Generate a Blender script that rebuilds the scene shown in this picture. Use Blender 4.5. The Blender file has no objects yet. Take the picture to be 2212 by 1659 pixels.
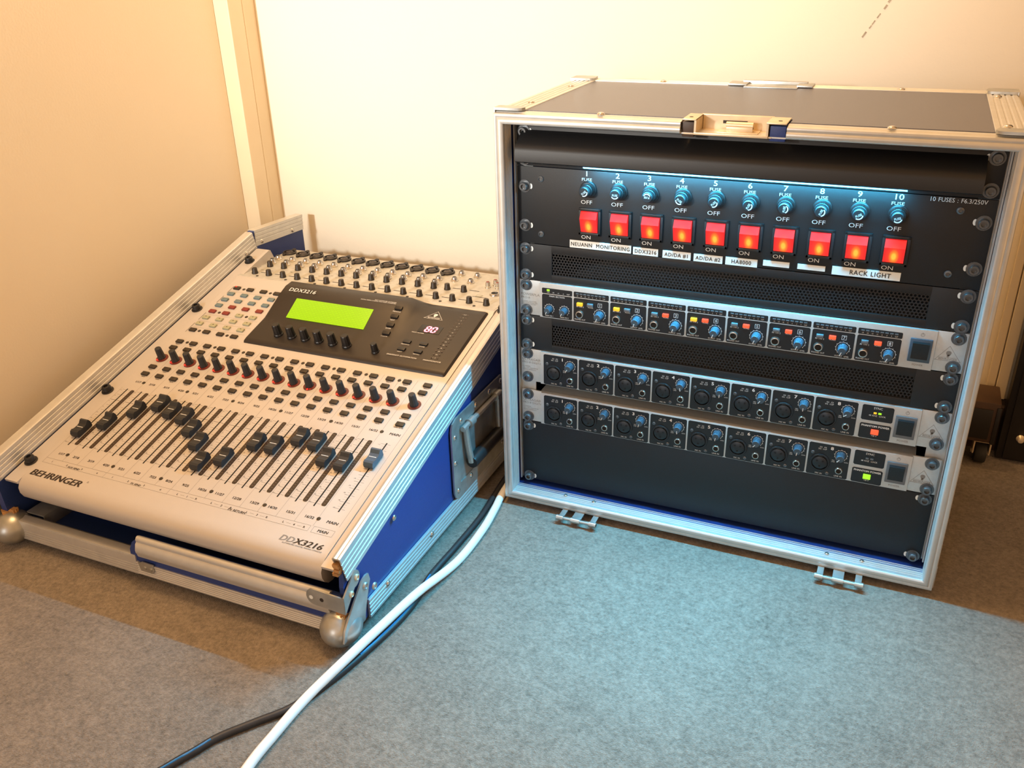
import bpy, bmesh, math, random
from mathutils import Matrix, Vector, Euler

random.seed(7)
scene = bpy.context.scene
col = scene.collection
PI = math.pi
FLOOR = 24.0            # millimetres from the rack's blank panel base down to the carpet

# ------------------------------------------------------------------ camera
cam_data = bpy.data.cameras.new('camera')
cam = bpy.data.objects.new('camera', cam_data)
col.objects.link(cam)
YAW, PITCH, ROLL = -0.423651, 0.4569455, 0.0266943
fwd = Vector((math.sin(YAW) * math.cos(PITCH), math.cos(YAW) * math.cos(PITCH), -math.sin(PITCH)))
rgt = Vector((math.cos(YAW), -math.sin(YAW), 0))
dwn = fwd.cross(rgt)
r2 = rgt * math.cos(ROLL) + dwn * math.sin(ROLL)
d2 = -rgt * math.sin(ROLL) + dwn * math.cos(ROLL)
cm = Matrix((r2, -d2, -fwd)).transposed().to_4x4()
cm.translation = Vector((0.401324, -0.921982, 0.632508 + FLOOR / 1000))
cam.matrix_world = cm
cam_data.sensor_width = 36
cam_data.lens = 36 * 1927.874 / 2212
cam_data.clip_start = 0.02
scene.camera = cam

# ------------------------------------------------------------------ light
world = bpy.data.worlds.new('room_ambience')
scene.world = world
world.use_nodes = True
bg = world.node_tree.nodes['Background']
bg.inputs[0].default_value = (1.0, 0.55, 0.24, 1)
bg.inputs[1].default_value = 0.9


def light(name, kind, loc, target, power, color, **kw):
    d = bpy.data.lights.new(name, kind)
    o = bpy.data.objects.new(name, d)
    col.objects.link(o)
    o.location = Vector(loc)
    o.rotation_euler = (Vector(target) - Vector(loc)).to_track_quat('-Z', 'Y').to_euler()
    d.energy = power
    d.color = color
    for k, v in kw.items():
        setattr(d, k, v)
    return o


# white desk lamp standing behind the camera, aimed at the back wall
light('desk_lamp_light', 'SPOT', (-0.52, -1.75, 0.85), (-0.27, 0.355, 0.76), 205, (1.0, 0.97, 0.90),
      spot_size=math.radians(47), spot_blend=1.0, shadow_soft_size=0.07)
# daylight-toned fill added behind the camera to light the console's front
light('front_fill_light', 'AREA', (-0.45, -3.0, 0.85), (-0.30, 0, 0.25), 15, (0.93, 0.97, 1.0), shape='RECTANGLE', size=0.9, size_y=0.9)
# warm ceiling lamp
light('ceiling_lamp_light', 'AREA', (-0.25, 0.0, 2.30), (-0.25, -0.02, 0), 28, (1.0, 0.585, 0.25),
      shape='DISK', size=0.5)

scene.view_settings.view_transform = 'Standard'
scene.view_settings.look = 'None'
scene.view_settings.gamma = 1
scene.view_settings.use_curve_mapping = False
scene.view_settings.exposure = 0.0


# ------------------------------------------------------------------ materials
def mat(name, c, rough=.5, metal=0., var=.08, scale=160., bump=0., bscale=None, emit=None, es=0., coat=0., spec=.5, alpha=1.):
    m = bpy.data.materials.new(name)
    m.use_nodes = True
    nt = m.node_tree
    b = nt.nodes['Principled BSDF']
    b.inputs['Roughness'].default_value = rough
    b.inputs['Metallic'].default_value = metal
    b.inputs['Specular IOR Level'].default_value = spec
    b.inputs['Coat Weight'].default_value = coat
    tc = nt.nodes.new('ShaderNodeTexCoord')
    n = nt.nodes.new('ShaderNodeTexNoise')
    n.inputs['Scale'].default_value = scale
    n.inputs['Detail'].default_value = 4
    nt.links.new(tc.outputs['Object'], n.inputs['Vector'])
    r = nt.nodes.new('ShaderNodeValToRGB')
    r.color_ramp.elements[0].position = .25
    r.color_ramp.elements[1].position = .75
    r.color_ramp.elements[0].color = tuple(max(0, x * (1 - var)) for x in c) + (1,)
    r.color_ramp.elements[1].color = tuple(min(1, x * (1 + var)) for x in c) + (1,)
    nt.links.new(n.outputs['Fac'], r.inputs['Fac'])
    nt.links.new(r.outputs['Color'], b.inputs['Base Color'])
    if bump:
        n2 = nt.nodes.new('ShaderNodeTexNoise')
        n2.inputs['Scale'].default_value = bscale or scale
        n2.inputs['Detail'].default_value = 3
        nt.links.new(tc.outputs['Object'], n2.inputs['Vector'])
        bp = nt.nodes.new('ShaderNodeBump')
        bp.inputs['Strength'].default_value = bump
        bp.inputs['Distance'].default_value = .001
        nt.links.new(n2.outputs['Fac'], bp.inputs['Height'])
        nt.links.new(bp.outputs['Normal'], b.inputs['Normal'])
    if emit:
        b.inputs['Emission Color'].default_value = tuple(emit) + (1,)
        b.inputs['Emission Strength'].default_value = es
    return m


M = {}
M['wall'] = mat('cream_wall_paint', (.87, .80, .66), .85, var=.02, scale=3, bump=.15, bscale=300)
M['wall2'] = mat('tan_wall_paint', (.82, .72, .56), .8, var=.03, scale=3, bump=.15, bscale=300)
M['trim'] = mat('cream_gloss_paint', (.80, .68, .48), .45, var=.03, scale=20)
M['skirt'] = mat('dark_brown_wood', (.055, .028, .015), .5, var=.3, scale=30)
M['silver'] = mat('silver_console_paint', (.56, .53, .50), .42, metal=.25, var=.02, scale=900, bump=.04, bscale=2500)
M['steel_panel'] = mat('grey_connector_panel', (.50, .50, .47), .5, metal=.25, var=.12, scale=120)
M['hood'] = mat('dark_brown_black_plastic', (.022, .017, .014), .42, var=.15, scale=1500, bump=.12, bscale=2500)
M['button'] = mat('dark_button_rubber', (.030, .022, .014), .5, var=.1)
M['button_blue'] = mat('grey_blue_button', (.13, .19, .21), .55)
M['button_red'] = mat('dull_red_button', (.20, .028, .020), .55)
M['button_green'] = mat('olive_grey_button', (.36, .36, .24), .55)
M['black'] = mat('black_plastic', (.012, .012, .013), .42, var=.2, scale=400)
M['blackpanel'] = mat('black_powder_coat', (.008, .008, .009), .48, var=.12, scale=700, bump=.12, bscale=2200)
M['blackface'] = mat('black_printed_face', (.010, .010, .011), .4, var=.1)
M['cap'] = mat('charcoal_fader_plastic', (.022, .024, .027), .5, var=.15)
M['ink'] = mat('dark_ink', (.022, .014, .010), .6, var=.05)
M['ink_grey'] = mat('grey_ink', (.22, .20, .18), .6, var=.05)
M['white_ink'] = mat('white_ink', (.78, .80, .80), .6, var=.03)
M['scuff'] = mat('grey_scuff', (.42, .36, .27), .8, var=.3, scale=300)
M['slit'] = mat('slot_darkness', (.006, .005, .004), .8)
M['strip'] = mat('smoked_led_window', (.035, .022, .014), .35, var=.1)
M['leddim'] = mat('unlit_led', (.09, .065, .05), .4)
M['alu'] = mat('aluminium_extrusion', (.62, .62, .60), .36, metal=.5, var=.06, scale=70, bump=.03, bscale=400)
M['alu2'] = mat('brushed_aluminium_faceplate', (.60, .60, .58), .42, metal=.45, var=.04, scale=300)
M['zinc'] = mat('zinc_plated_steel', (.46, .47, .45), .38, metal=.75, var=.2, scale=60, bump=.05, bscale=150)
M['brass'] = mat('yellow_passivated_zinc', (.72, .60, .42), .34, metal=.35, var=.15, scale=60)
M['chrome'] = mat('nickel_plating', (.60, .57, .52), .22, metal=.9, var=.05)
M['blue'] = mat('blue_laminate', (.016, .042, .20), .45, var=.12, scale=900, bump=.2, bscale=1600)
M['darkblue'] = mat('dark_blue_vinyl_top', (.085, .085, .115), .28, var=.12, scale=900, bump=.25, bscale=1500)
M['wood'] = mat('splintered_plywood', (.42, .22, .08), .8, var=.45, scale=90, bump=.6, bscale=200)
M['knob_blue'] = mat('slate_blue_knob', (.050, .082, .115), .45, var=.1)
M['screw'] = mat('black_oxide_screw', (.15, .16, .17), .30, metal=.6, var=.2)
M['tape'] = mat('white_label_tape', (.80, .84, .82), .5, var=.02)
M['whitecable'] = mat('white_pvc', (.80, .80, .77), .42, var=.03)
M['blackcable'] = mat('black_rubber', (.018, .017, .018), .5, var=.15)
M['bluestripe'] = mat('blue_pvc_stripe', (.015, .16, .36), .4)
M['rubber'] = mat('black_rubber_foot', (.02, .02, .02), .7)
M['ring'] = mat('dark_red_led_ring', (.11, .020, .013), .3, var=.2, emit=(.5, .02, .01), es=.05)
M['led_red'] = mat('red_led_on', (.5, .02, .01), .4, emit=(1, .025, .015), es=1.8)
M['led_red_dim'] = mat('red_led_low', (.5, .03, .02), .4, emit=(1, .03, .02), es=.8)
M['led_amber'] = mat('amber_led_on', (.4, .2, .01), .4, emit=(1, .48, .02), es=1.05)
M['led_mono'] = mat('red_orange_led_on', (.4, .02, .01), .4, emit=(1, .10, .03), es=1.25)
M['led_green'] = mat('green_led_on', (.1, .25, .01), .4, emit=(.45, 1, .02), es=.95)
M['segment'] = mat('red_segment_on', (1, .2, .2), .4, emit=(1, .20, .28), es=3.2)
M['btn_grey'] = mat('grey_push_button', (.13, .14, .15), .4)
M['cabinet'] = mat('black_cabinet_paint', (.012, .009, .007), .45, var=.2, scale=40)
M['edge_glow'] = mat('emissive_edge_glow', (.6, .9, 1), .4, emit=(.12, .58, 1.0), es=5.0)
M['black_in'] = mat('unlit_black_interior', (.004, .004, .004), .9)


def lcd_material():
    m = mat('backlit_green_lcd', (.03, .05, .005), .3)
    nt = m.node_tree
    b = nt.nodes['Principled BSDF']
    tc = nt.nodes.new('ShaderNodeTexCoord')
    br = nt.nodes.new('ShaderNodeTexBrick')
    br.inputs['Scale'].default_value = 85
    br.inputs['Color1'].default_value = (.58, .96, .0, 1)
    br.inputs['Color2'].default_value = (.55, .92, .0, 1)
    br.inputs['Mortar'].default_value = (.50, .84, .0, 1)
    br.inputs['Mortar Size'].default_value = .04
    nt.links.new(tc.outputs['Object'], br.inputs['Vector'])
    nt.links.new(br.outputs['Color'], b.inputs['Emission Color'])
    b.inputs['Emission Strength'].default_value = .80
    return m


def rocker_material():
    # translucent red rocker with a small neon bulb glowing inside its lower half
    m = mat('lit_red_rocker', (.42, .012, .012), .25, spec=.6)
    nt = m.node_tree
    b = nt.nodes['Principled BSDF']
    tc = nt.nodes.new('ShaderNodeTexCoord')
    mp = nt.nodes.new('ShaderNodeMapping')
    mp.inputs['Location'].default_value = (0, 0, .0030)
    mp.inputs['Scale'].default_value = (1.05, .0, .62)
    ln = nt.nodes.new('ShaderNodeVectorMath')
    ln.operation = 'LENGTH'
    nt.links.new(tc.outputs['Object'], mp.inputs['Vector'])
    nt.links.new(mp.outputs['Vector'], ln.inputs[0])
    mul = nt.nodes.new('ShaderNodeMath')
    mul.operation = 'MULTIPLY'
    mul.inputs[1].default_value = 100
    nt.links.new(ln.outputs['Value'], mul.inputs[0])
    r = nt.nodes.new('ShaderNodeValToRGB')
    e = r.color_ramp.elements
    e[0].position = .16
    e[0].color = (1.0, .60, .05, 1)
    e[1].position = .85
    e[1].color = (.70, .012, .008, 1)
    k = e.new(.30)
    k.color = (1.0, .26, .01, 1)
    k = e.new(.52)
    k.color = (.85, .04, .008, 1)
    nt.links.new(mul.outputs['Value'], r.inputs['Fac'])
    nt.links.new(r.outputs['Color'], b.inputs['Emission Color'])
    b.inputs['Emission Strength'].default_value = .95
    return m


def carpet_material():
    m = bpy.data.materials.new('grey_cut_pile_carpet')
    m.use_nodes = True
    nt = m.node_tree
    b = nt.nodes['Principled BSDF']
    b.inputs['Roughness'].default_value = .95
    b.inputs['Specular IOR Level'].default_value = .1
    b.inputs['Sheen Weight'].default_value = .25
    tc = nt.nodes.new('ShaderNodeTexCoord')

    def noise(s, d=5, rough=.6):
        n = nt.nodes.new('ShaderNodeTexNoise')
        n.inputs['Scale'].default_value = s
        n.inputs['Detail'].default_value = d
        n.inputs['Roughness'].default_value = rough
        nt.links.new(tc.outputs['Object'], n.inputs['Vector'])
        return n
    fine, mid, big, tuft = noise(700, 3), noise(90, 5, .7), noise(9, 3), noise(260, 3, .7)
    r = nt.nodes.new('ShaderNodeValToRGB')
    e = r.color_ramp.elements
    e[0].position, e[0].color = .32, (.095, .078, .060, 1)
    e[1].position, e[1].color = .62, (.29, .245, .195, 1)
    mx = nt.nodes.new('ShaderNodeMath')
    mx.operation = 'ADD'
    s1 = nt.nodes.new('ShaderNodeMath')
    s1.operation = 'MULTIPLY'
    s1.inputs[1].default_value = .50
    s2 = nt.nodes.new('ShaderNodeMath')
    s2.operation = 'MULTIPLY_ADD'
    s2.inputs[1].default_value = .32
    s3 = nt.nodes.new('ShaderNodeMath')
    s3.operation = 'MULTIPLY_ADD'
    s3.inputs[1].default_value = .18
    nt.links.new(tuft.outputs['Fac'], s1.inputs[0])
    nt.links.new(mid.outputs['Fac'], s2.inputs[0])
    nt.links.new(s1.outputs[0], s2.inputs[2])
    nt.links.new(big.outputs['Fac'], s3.inputs[0])
    nt.links.new(s2.outputs[0], s3.inputs[2])
    nt.links.new(s3.outputs[0], r.inputs['Fac'])
    nt.links.new(r.outputs['Color'], b.inputs['Base Color'])
    nt.links.new(fine.outputs['Fac'], mx.inputs[0])
    nt.links.new(tuft.outputs['Fac'], mx.inputs[1])
    bp = nt.nodes.new('ShaderNodeBump')
    bp.inputs['Strength'].default_value = .8
    bp.inputs['Distance'].default_value = .002
    nt.links.new(mx.outputs[0], bp.inputs['Height'])
    nt.links.new(bp.outputs['Normal'], b.inputs['Normal'])
    return m


M['lcd'] = lcd_material()
M['rocker'] = rocker_material()
M['carpet'] = carpet_material()

# ------------------------------------------------------------------ lettering: one flat glyph mesh per character
CHARS = sorted(set('ABCDEFGHIJKLMNOPQRSTUVWXYZ0123456789/#.:-+'))
GL = {}


def load_glyphs():
    obs = []
    for c in CHARS + ['HH'] + ['H' + c + 'H' for c in CHARS]:
        cu = bpy.data.curves.new('glyph', 'FONT')
        cu.body = c
        cu.size = 1
        cu.resolution_u = 2
        o = bpy.data.objects.new('glyph', cu)
        col.objects.link(o)
        obs.append((c, o))
    dg = bpy.context.evaluated_depsgraph_get()
    wid = {}
    for c, o in obs:
        me = bpy.data.meshes.new_from_object(o.evaluated_get(dg))
        vs = [tuple(v.co) for v in me.vertices]
        if len(c) == 1:
            GL[c] = [vs, [tuple(p.vertices) for p in me.polygons], 0]
        xs = [v[0] for v in vs]
        wid[c] = max(xs) - min(xs)
        bpy.data.meshes.remove(me)
    for c in CHARS:
        GL[c][2] = wid['H' + c + 'H'] - wid['HH']
    GL['cap'] = max(v[1] for v in GL['H'][0])
    for c, o in obs:
        cu = o.data
        bpy.data.objects.remove(o)
        bpy.data.curves.remove(cu)


load_glyphs()


# ------------------------------------------------------------------ mesh building
class G:
    """collects shapes in millimetres"""

    def __init__(self):
        self.v, self.f = [], []

    def add(self, vs, fs, m=None):
        n = len(self.v)
        if m is not None:
            vs = [m @ Vector(p) for p in vs]
        self.v += [tuple(p) for p in vs]
        self.f += [tuple(i + n for i in f) for f in fs]
        return self

    def box(self, x0, x1, y0, y1, z0, z1, bev=0, m=None):
        if bev <= 0:
            vs = [(x, y, z) for x in (x0, x1) for y in (y0, y1) for z in (z0, z1)]
            return self.add(vs, [(0, 1, 3, 2), (4, 6, 7, 5), (0, 4, 5, 1), (2, 3, 7, 6), (0, 2, 6, 4), (1, 5, 7, 3)], m)
        b = bmesh.new()
        bmesh.ops.create_cube(b, size=1)
        for p in b.verts:
            p.co = Vector(((x0 + x1) / 2 + p.co.x * (x1 - x0), (y0 + y1) / 2 + p.co.y * (y1 - y0), (z0 + z1) / 2 + p.co.z * (z1 - z0)))
        bmesh.ops.bevel(b, geom=list(b.edges), offset=bev, segments=2, profile=.6, affect='EDGES')
        b.verts.index_update()
        vs = [tuple(p.co) for p in b.verts]
        fs = [tuple(p.index for p in f.verts) for f in b.faces]
        b.free()
        return self.add(vs, fs, m)

    def lathe(self, prof, seg=16, m=None, cap0=True, cap1=True, flute=0, fl=0.):
        """prof: (radius, height) pairs, axis +Z"""
        vs, fs = [], []
        for r, h in prof:
            for k in range(seg):
                a = 2 * PI * k / seg
                rr = r * (1 - fl * (k % 2)) if flute else r
                vs.append((rr * math.cos(a), rr * math.sin(a), h))
        for i in range(len(prof) - 1):
            for k in range(seg):
                a, b = i * seg + k, i * seg + (k + 1) % seg
                fs.append((a, b, b + seg, a + seg))
        if cap0:
            fs.append(tuple(reversed(range(seg))))
        if cap1:
            n = (len(prof) - 1) * seg
            fs.append(tuple(range(n, n + seg)))
        return self.add(vs, fs, m)

    def ring(self, r0, r1, h0, h1, seg=20, m=None):
        return self.lathe([(r0, h0), (r0, h1), (r1, h1), (r1, h0), (r0, h0)], seg, m, False, False)

    def prism(self, poly, a, b, m=None):
        """polygon in local XY pulled from z=a to z=b (counter-clockwise)"""
        n = len(poly)
        vs = [(x, y, a) for x, y in poly] + [(x, y, b) for x, y in poly]
        fs = [tuple(reversed(range(n))), tuple(range(n, 2 * n))]
        fs += [(i, (i + 1) % n, (i + 1) % n + n, i + n) for i in range(n)]
        return self.add(vs, fs, m)

    def tube(self, pts, r, seg=10, caps=True):
        pts = [Vector(p) for p in pts]
        vs, fs = [], []
        up = Vector((0, 0, 1))
        for i, p in enumerate(pts):
            t = (pts[min(i + 1, len(pts) - 1)] - pts[max(i - 1, 0)]).normalized()
            s = t.cross(up)
            if s.length < 1e-3:
                s = t.cross(Vector((1, 0, 0)))
            s.normalize()
            w = s.cross(t)
            for k in range(seg):
                a = 2 * PI * k / seg
                vs.append(tuple(p + (s * math.cos(a) + w * math.sin(a)) * r))
        for i in range(len(pts) - 1):
            for k in range(seg):
                a, b = i * seg + k, i * seg + (k + 1) % seg
                fs.append((a, b, b + seg, a + seg))
        if caps:
            fs.append(tuple(reversed(range(seg))))
            n = (len(pts) - 1) * seg
            fs.append(tuple(range(n, n + seg)))
        return self.add(vs, fs)

    def text(self, s, x, y, h, m=None, align='c', sx=1., shear=0., gap=0., z=0., bold=0.):
        """flat lettering with capital height h in local XY, baseline at y"""
        if bold:
            for q, (dx, dy) in enumerate(((-bold, 0), (0, bold * .5), (0, -bold * .5))):
                self.text(s, x + dx, y + dy, h, m, align, sx, shear, gap, z + .025 * q)
            x += bold
            z += .075
        k = h / GL['cap']
        w = 0
        for c in s:
            w += (.35 if c == ' ' else GL[c][2] + gap)
        w -= gap
        ox = {'c': -w / 2, 'l': 0, 'r': -w}[align] * k * sx
        cx = 0
        for c in s:
            if c == ' ':
                cx += .35
                continue
            vs, fs, ad = GL[c]
            self.add([(x + ox + (cx + vx + shear * vy) * k * sx, y + vy * k, z) for vx, vy, _ in vs], fs, m)
            cx += ad + gap
        return self

    def rect(self, x0, x1, y0, y1, m=None, z=0.):
        return self.add([(x0, y0, z), (x1, y0, z), (x1, y1, z), (x0, y1, z)], [(0, 1, 2, 3)], m)

    def frame(self, x0, x1, y0, y1, t, m=None, z=0.):
        self.rect(x0, x1, y0, y0 + t, m, z)
        self.rect(x0, x1, y1 - t, y1, m, z)
        self.rect(x0, x0 + t, y0, y1, m, z)
        return self.rect(x1 - t, x1, y0, y1, m, z)

    def mesh(self, name, smooth=35, up=False):
        me = bpy.data.meshes.new(name)
        me.from_pydata([(x / 1000, y / 1000, z / 1000) for x, y, z in self.v], [], self.f)
        b = bmesh.new()
        b.from_mesh(me)
        if not up:
            bmesh.ops.recalc_face_normals(b, faces=b.faces)
        b.to_mesh(me)
        b.free()
        if smooth:
            me.shade_smooth()
            me.set_sharp_from_angle(angle=math.radians(smooth))
        me.update()
        return me


def obj(name, g, m, parent=None, at=(0, 0, 0), rot=(0, 0, 0), smooth=35):
    """g: a G or a mesh that is already made; at: millimetres in the parent's frame"""
    if isinstance(g, G):
        me = g.mesh(name, smooth, 'lettering' in name or 'text' in name)
        me.materials.append(M[m])
    else:
        me = g
    o = bpy.data.objects.new(name, me)
    col.objects.link(o)
    o.location = (at[0] / 1000, at[1] / 1000, (at[2] + (0 if parent else FLOOR)) / 1000)
    o.rotation_euler = rot
    if parent:
        o.parent = parent
    if any(k in name for k in ('lettering', 'printing', 'printed_lines', '_marks', '_leds', 'label_text', 'fuse_mark')):
        o['kind'] = 'stuff'
    return o


def shared(name, g, m, smooth=35):
    me = g.mesh(name, smooth)
    me.materials.append(M[m])
    return me


def tag(o, label, cat, group=None):
    o['label'] = label
    o['category'] = cat
    if group:
        o['group'] = group
    return o


def thing(name, label, cat, at, group=None):
    o = bpy.data.objects.new(name, None)
    o.empty_display_size = .05
    col.objects.link(o)
    o.location = (at[0] / 1000, at[1] / 1000, (at[2] + FLOOR) / 1000)
    return tag(o, label, cat, group)


def structure(o):
    o['kind'] = 'structure'
    return o


def T(x=0, y=0, z=0):
    return Matrix.Translation((x, y, z))


def basis(o, a, b, c):
    """local x,y,z axes a,b,c at origin o"""
    m = Matrix((Vector(a), Vector(b), Vector(c))).transposed().to_4x4()
    m.translation = Vector(o)
    return m


FR = Matrix.Rotation(PI / 2, 4, 'X')       # local XY -> panel XZ, local +Z -> towards the viewer (-Y)


def ridged(w, t, n=4, margin=3., depth=.7, gw=1.3):
    """cross-section of a ridged aluminium strip, width along x, outer face at y=t"""
    p = [(0, 0), (w, 0), (w, t - .5), (w - .6, t)]
    step = (w - 2 * margin) / max(1, n - 1)
    for i in reversed(range(n)):
        c = margin + i * step
        p += [(c + gw, t), (c + gw * .4, t - depth), (c - gw * .4, t - depth), (c - gw, t)]
    p += [(.6, t), (0, t - .5)]
    return p


# ================================================================== THE ROOM
g = G().box(-4000, 3500, -4500, 700, -40 - FLOOR, -FLOOR)
floor = structure(obj('floor', g, 'carpet', smooth=0))
wb = G().box(-1200, 3500, 355, 455, -FLOOR, 2500)
wall_back = structure(obj('wall_back', wb, 'wall', smooth=0))
wl = G().box(-740, -640, -4500, 283, -FLOOR, 2500)
wall_left = structure(obj('wall_left', wl, 'wall2', smooth=0))
tg = G()
tg.box(-740, -612, 284, 318, -FLOOR, 2400, 1.5)
structure(obj('trim_1', tg, 'trim', smooth=0))
tg = G()
tg.box(-740, -617, 318, 355, -FLOOR, 2400, 1.5)
tg.box(-740, -612.5, 319, 323, -FLOOR, 2400, 1.5)
structure(obj('trim_2', tg, 'trim', smooth=0))
tg = G()
tg.box(547, 557, 347, 355, 55, 2400, 1)
tg.box(558.5, 572, 345, 355, 55, 2400, 1)
structure(obj('trim_3', tg, 'trim', smooth=0))
bb = G()
bb.prism([(355, -FLOOR), (355, 52), (351, 52), (345, 42), (343, 30), (343, -FLOOR)], -612, 3000,
         basis((0, 0, 0), (0, 1, 0), (0, 0, 1), (1, 0, 0)))
structure(obj('baseboard_back', bb, 'skirt', smooth=0))
# dark scuff marks high on the back wall
sc = G()
for x, z in [(352, 566), (348, 560), (344.5, 553), (338, 543), (333, 535), (330, 530), (324, 521)]:
    w, h = random.uniform(.7, 1.6), random.uniform(2, 4.2)
    sc.box(x - w, x + w, 354.6, 355, z - h, z + h, 0, T(x, 0, z) @ Matrix.Rotation(.55, 4, 'Y') @ T(-x, 0, -z))
obj('wall_scuff', sc, 'scuff', wall_back, smooth=0)

# ================================================================== THE RACK CASE
XL, XR, ZB, ZT = -14.5, 497.0, -13.5, 473.0        # outer box of the rack case
YF, YB = -30.0, 240.0
IX0, IX1, IZ0, IZ1 = -3.5, 486.1, -3.5, 460.5        # inner opening
CX0, CX1 = 188.5, 290.5                             # gap in the top rim for the catch dish
RC = (240, 100, ZB - 9.5)
rack = thing('rack_case', 'open-fronted blue flight case with aluminium edges holding the rack units', 'flight case', RC)


def rk(name, g, m, parent=None, at=(0, 0, 0), rot=(0, 0, 0), smooth=35):
    """part of the rack case; geometry in the rack frame"""
    p = parent or rack
    return obj(name, g, m, p, (at[0] - RC[0], at[1] - RC[1], at[2] - RC[2]) if parent is None else at, rot, smooth)


rk('side_panel', G().box(XL + 1.5, IX0 - 1.6, -14, YB - 2, ZB + 1.5, ZT - 1.5), 'blue')
rk('side_panel', G().box(IX1 + 1.6, XR - 1.5, -14, YB - 2, ZB + 1.5, ZT - 1.5), 'blue')
rk('top_panel', G().prism([(IX0 - 1.5, -13), (CX0 - .5, -13), (CX0 - .5, 4), (CX1 + .5, 4), (CX1 + .5, -13), (IX1 + 1.5, -13), (IX1 + 1.5, YB - 2), (IX0 - 1.5, YB - 2)],
                          IZ1 + 1.6, ZT + .6), 'darkblue', smooth=0)
rk('bottom_panel', G().box(IX0 - 1.5, IX1 + 1.5, -14, YB - 2, ZB + 1.5, IZ0 - .4), 'blue')
rk('back_panel', G().box(IX0 - 1, IX1 + 1, YB - 9, YB - 2, IZ0 - 1, IZ1 + 1), 'black_in')


def rim_sweep(prof, rect, gap=None):
    """profile (outward offset, y) swept along the rectangle with mitred corners, open at the gap in the top side"""
    x0, x1, z0, z1 = rect
    stations = []
    if gap:
        stations.append(lambda o: (gap[1], z1 + o))
    stations += [lambda o: (x1 + o, z1 + o), lambda o: (x1 + o, z0 - o), lambda o: (x0 - o, z0 - o), lambda o: (x0 - o, z1 + o)]
    if gap:
        stations.append(lambda o: (gap[0], z1 + o))
    g = G()
    n = len(prof)
    vs = []
    for st in stations:
        for o_, y in prof:
            x, z = st(o_)
            vs.append((x, y, z))
    fs = []
    k = len(stations)
    for i in range(k if not gap else k - 1):
        j = (i + 1) % k
        for a in range(n):
            b = (a + 1) % n
            fs.append((i * n + a, i * n + b, j * n + b, j * n + a))
    if gap:
        fs.append(tuple(range(n)))
        fs.append(tuple(reversed(range((k - 1) * n, k * n))))
    return g.add(vs, fs)


# rounded bead on the front edge, a groove, then the outer flange
prof = [(0.2, -28.6), (.6, -30.0), (2.2, -31.2), (4.6, -31.5), (6.6, -30.8), (7.4, -29.6), (8.2, -29.8), (9.6, -30.4),
        (11.2, -29.6), (11.6, -27), (11.6, -23.4), (12.6, -22.6), (12.6, -14), (10.5, -14), (10.5, -26), (.2, -26)]
rk('front_rim', rim_sweep(prof, (IX0, IX1, IZ0, IZ1), (CX0, CX1)), 'alu', smooth=50)
# ridged liner inside the opening
pr = [(1.4, -27), (0, -27)]
for i in range(5):
    y = -25.0 + i * 3.4
    pr += [(0, y), (.8, y + .7), (.8, y + 1.3), (0, y + 2.0)]
pr += [(0, -8.5), (1.4, -8.5)]
rk('rim_liner', rim_sweep(pr, (IX0, IX1, IZ0, IZ1)), 'alu', smooth=20)

# ridged edge strips on the top and sides
YA = Vector((0, 1, 0))
for x, d in ((XL, 1), (XR, -1)):
    st = ridged(30, 1.8, 4, 6)
    mtx = basis((x, 0, ZT - .4), (d, 0, 0), (0, 0, 1), (0, 1, 0))
    rk('edge_strip', G().prism(st, -14, YB, mtx), 'alu', smooth=20)
    mtx = basis((x, 0, ZT), (0, 0, -1), (-d, 0, 0), (0, 1, 0))
    rk('edge_strip', G().prism(st, -14, YB, mtx), 'alu', smooth=20)
    mtx = basis((x, 0, ZB), (0, 0, 1), (-d, 0, 0), (0, 1, 0))
    rk('edge_strip', G().prism(st, -14, YB, mtx), 'alu', smooth=20)
    mtx = basis((x, YB, 0), (0, -1, 0), (-d, 0, 0), (0, 0, 1))
    rk('edge_strip', G().prism(st, ZB, ZT, mtx), 'alu', smooth=20)
back = basis((0, YB, ZT - .4), (0, -1, 0), (0, 0, 1), (1, 0, 0))
for a, b in ((XL + 30, 185), (284, XR - 30)):
    rk('edge_strip', G().prism(ridged(22, 1.8, 3, 5), a, b, back), 'alu', smooth=20)
back = basis((0, YB, ZB + .4), (0, -1, 0), (0, 0, -1), (1, 0, 0))
rk('edge_strip', G().prism(ridged(22, 1.8, 3, 5), XL + 30, XR - 30, back), 'alu', smooth=20)

rivet = shared('rivet', G().lathe([(4.2, 0), (4.0, .9), (2.6, 1.9), (1.0, 2.3)], 12), 'chrome', 60)
for x, y in ((103, -20), (382, -20), (4, 32), (3.5, 161), (478, 14), (477, 194), (103, 226), (380, 226)):
    rk('rivet', rivet, None, at=(x, y, ZT + 1.2))
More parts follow.
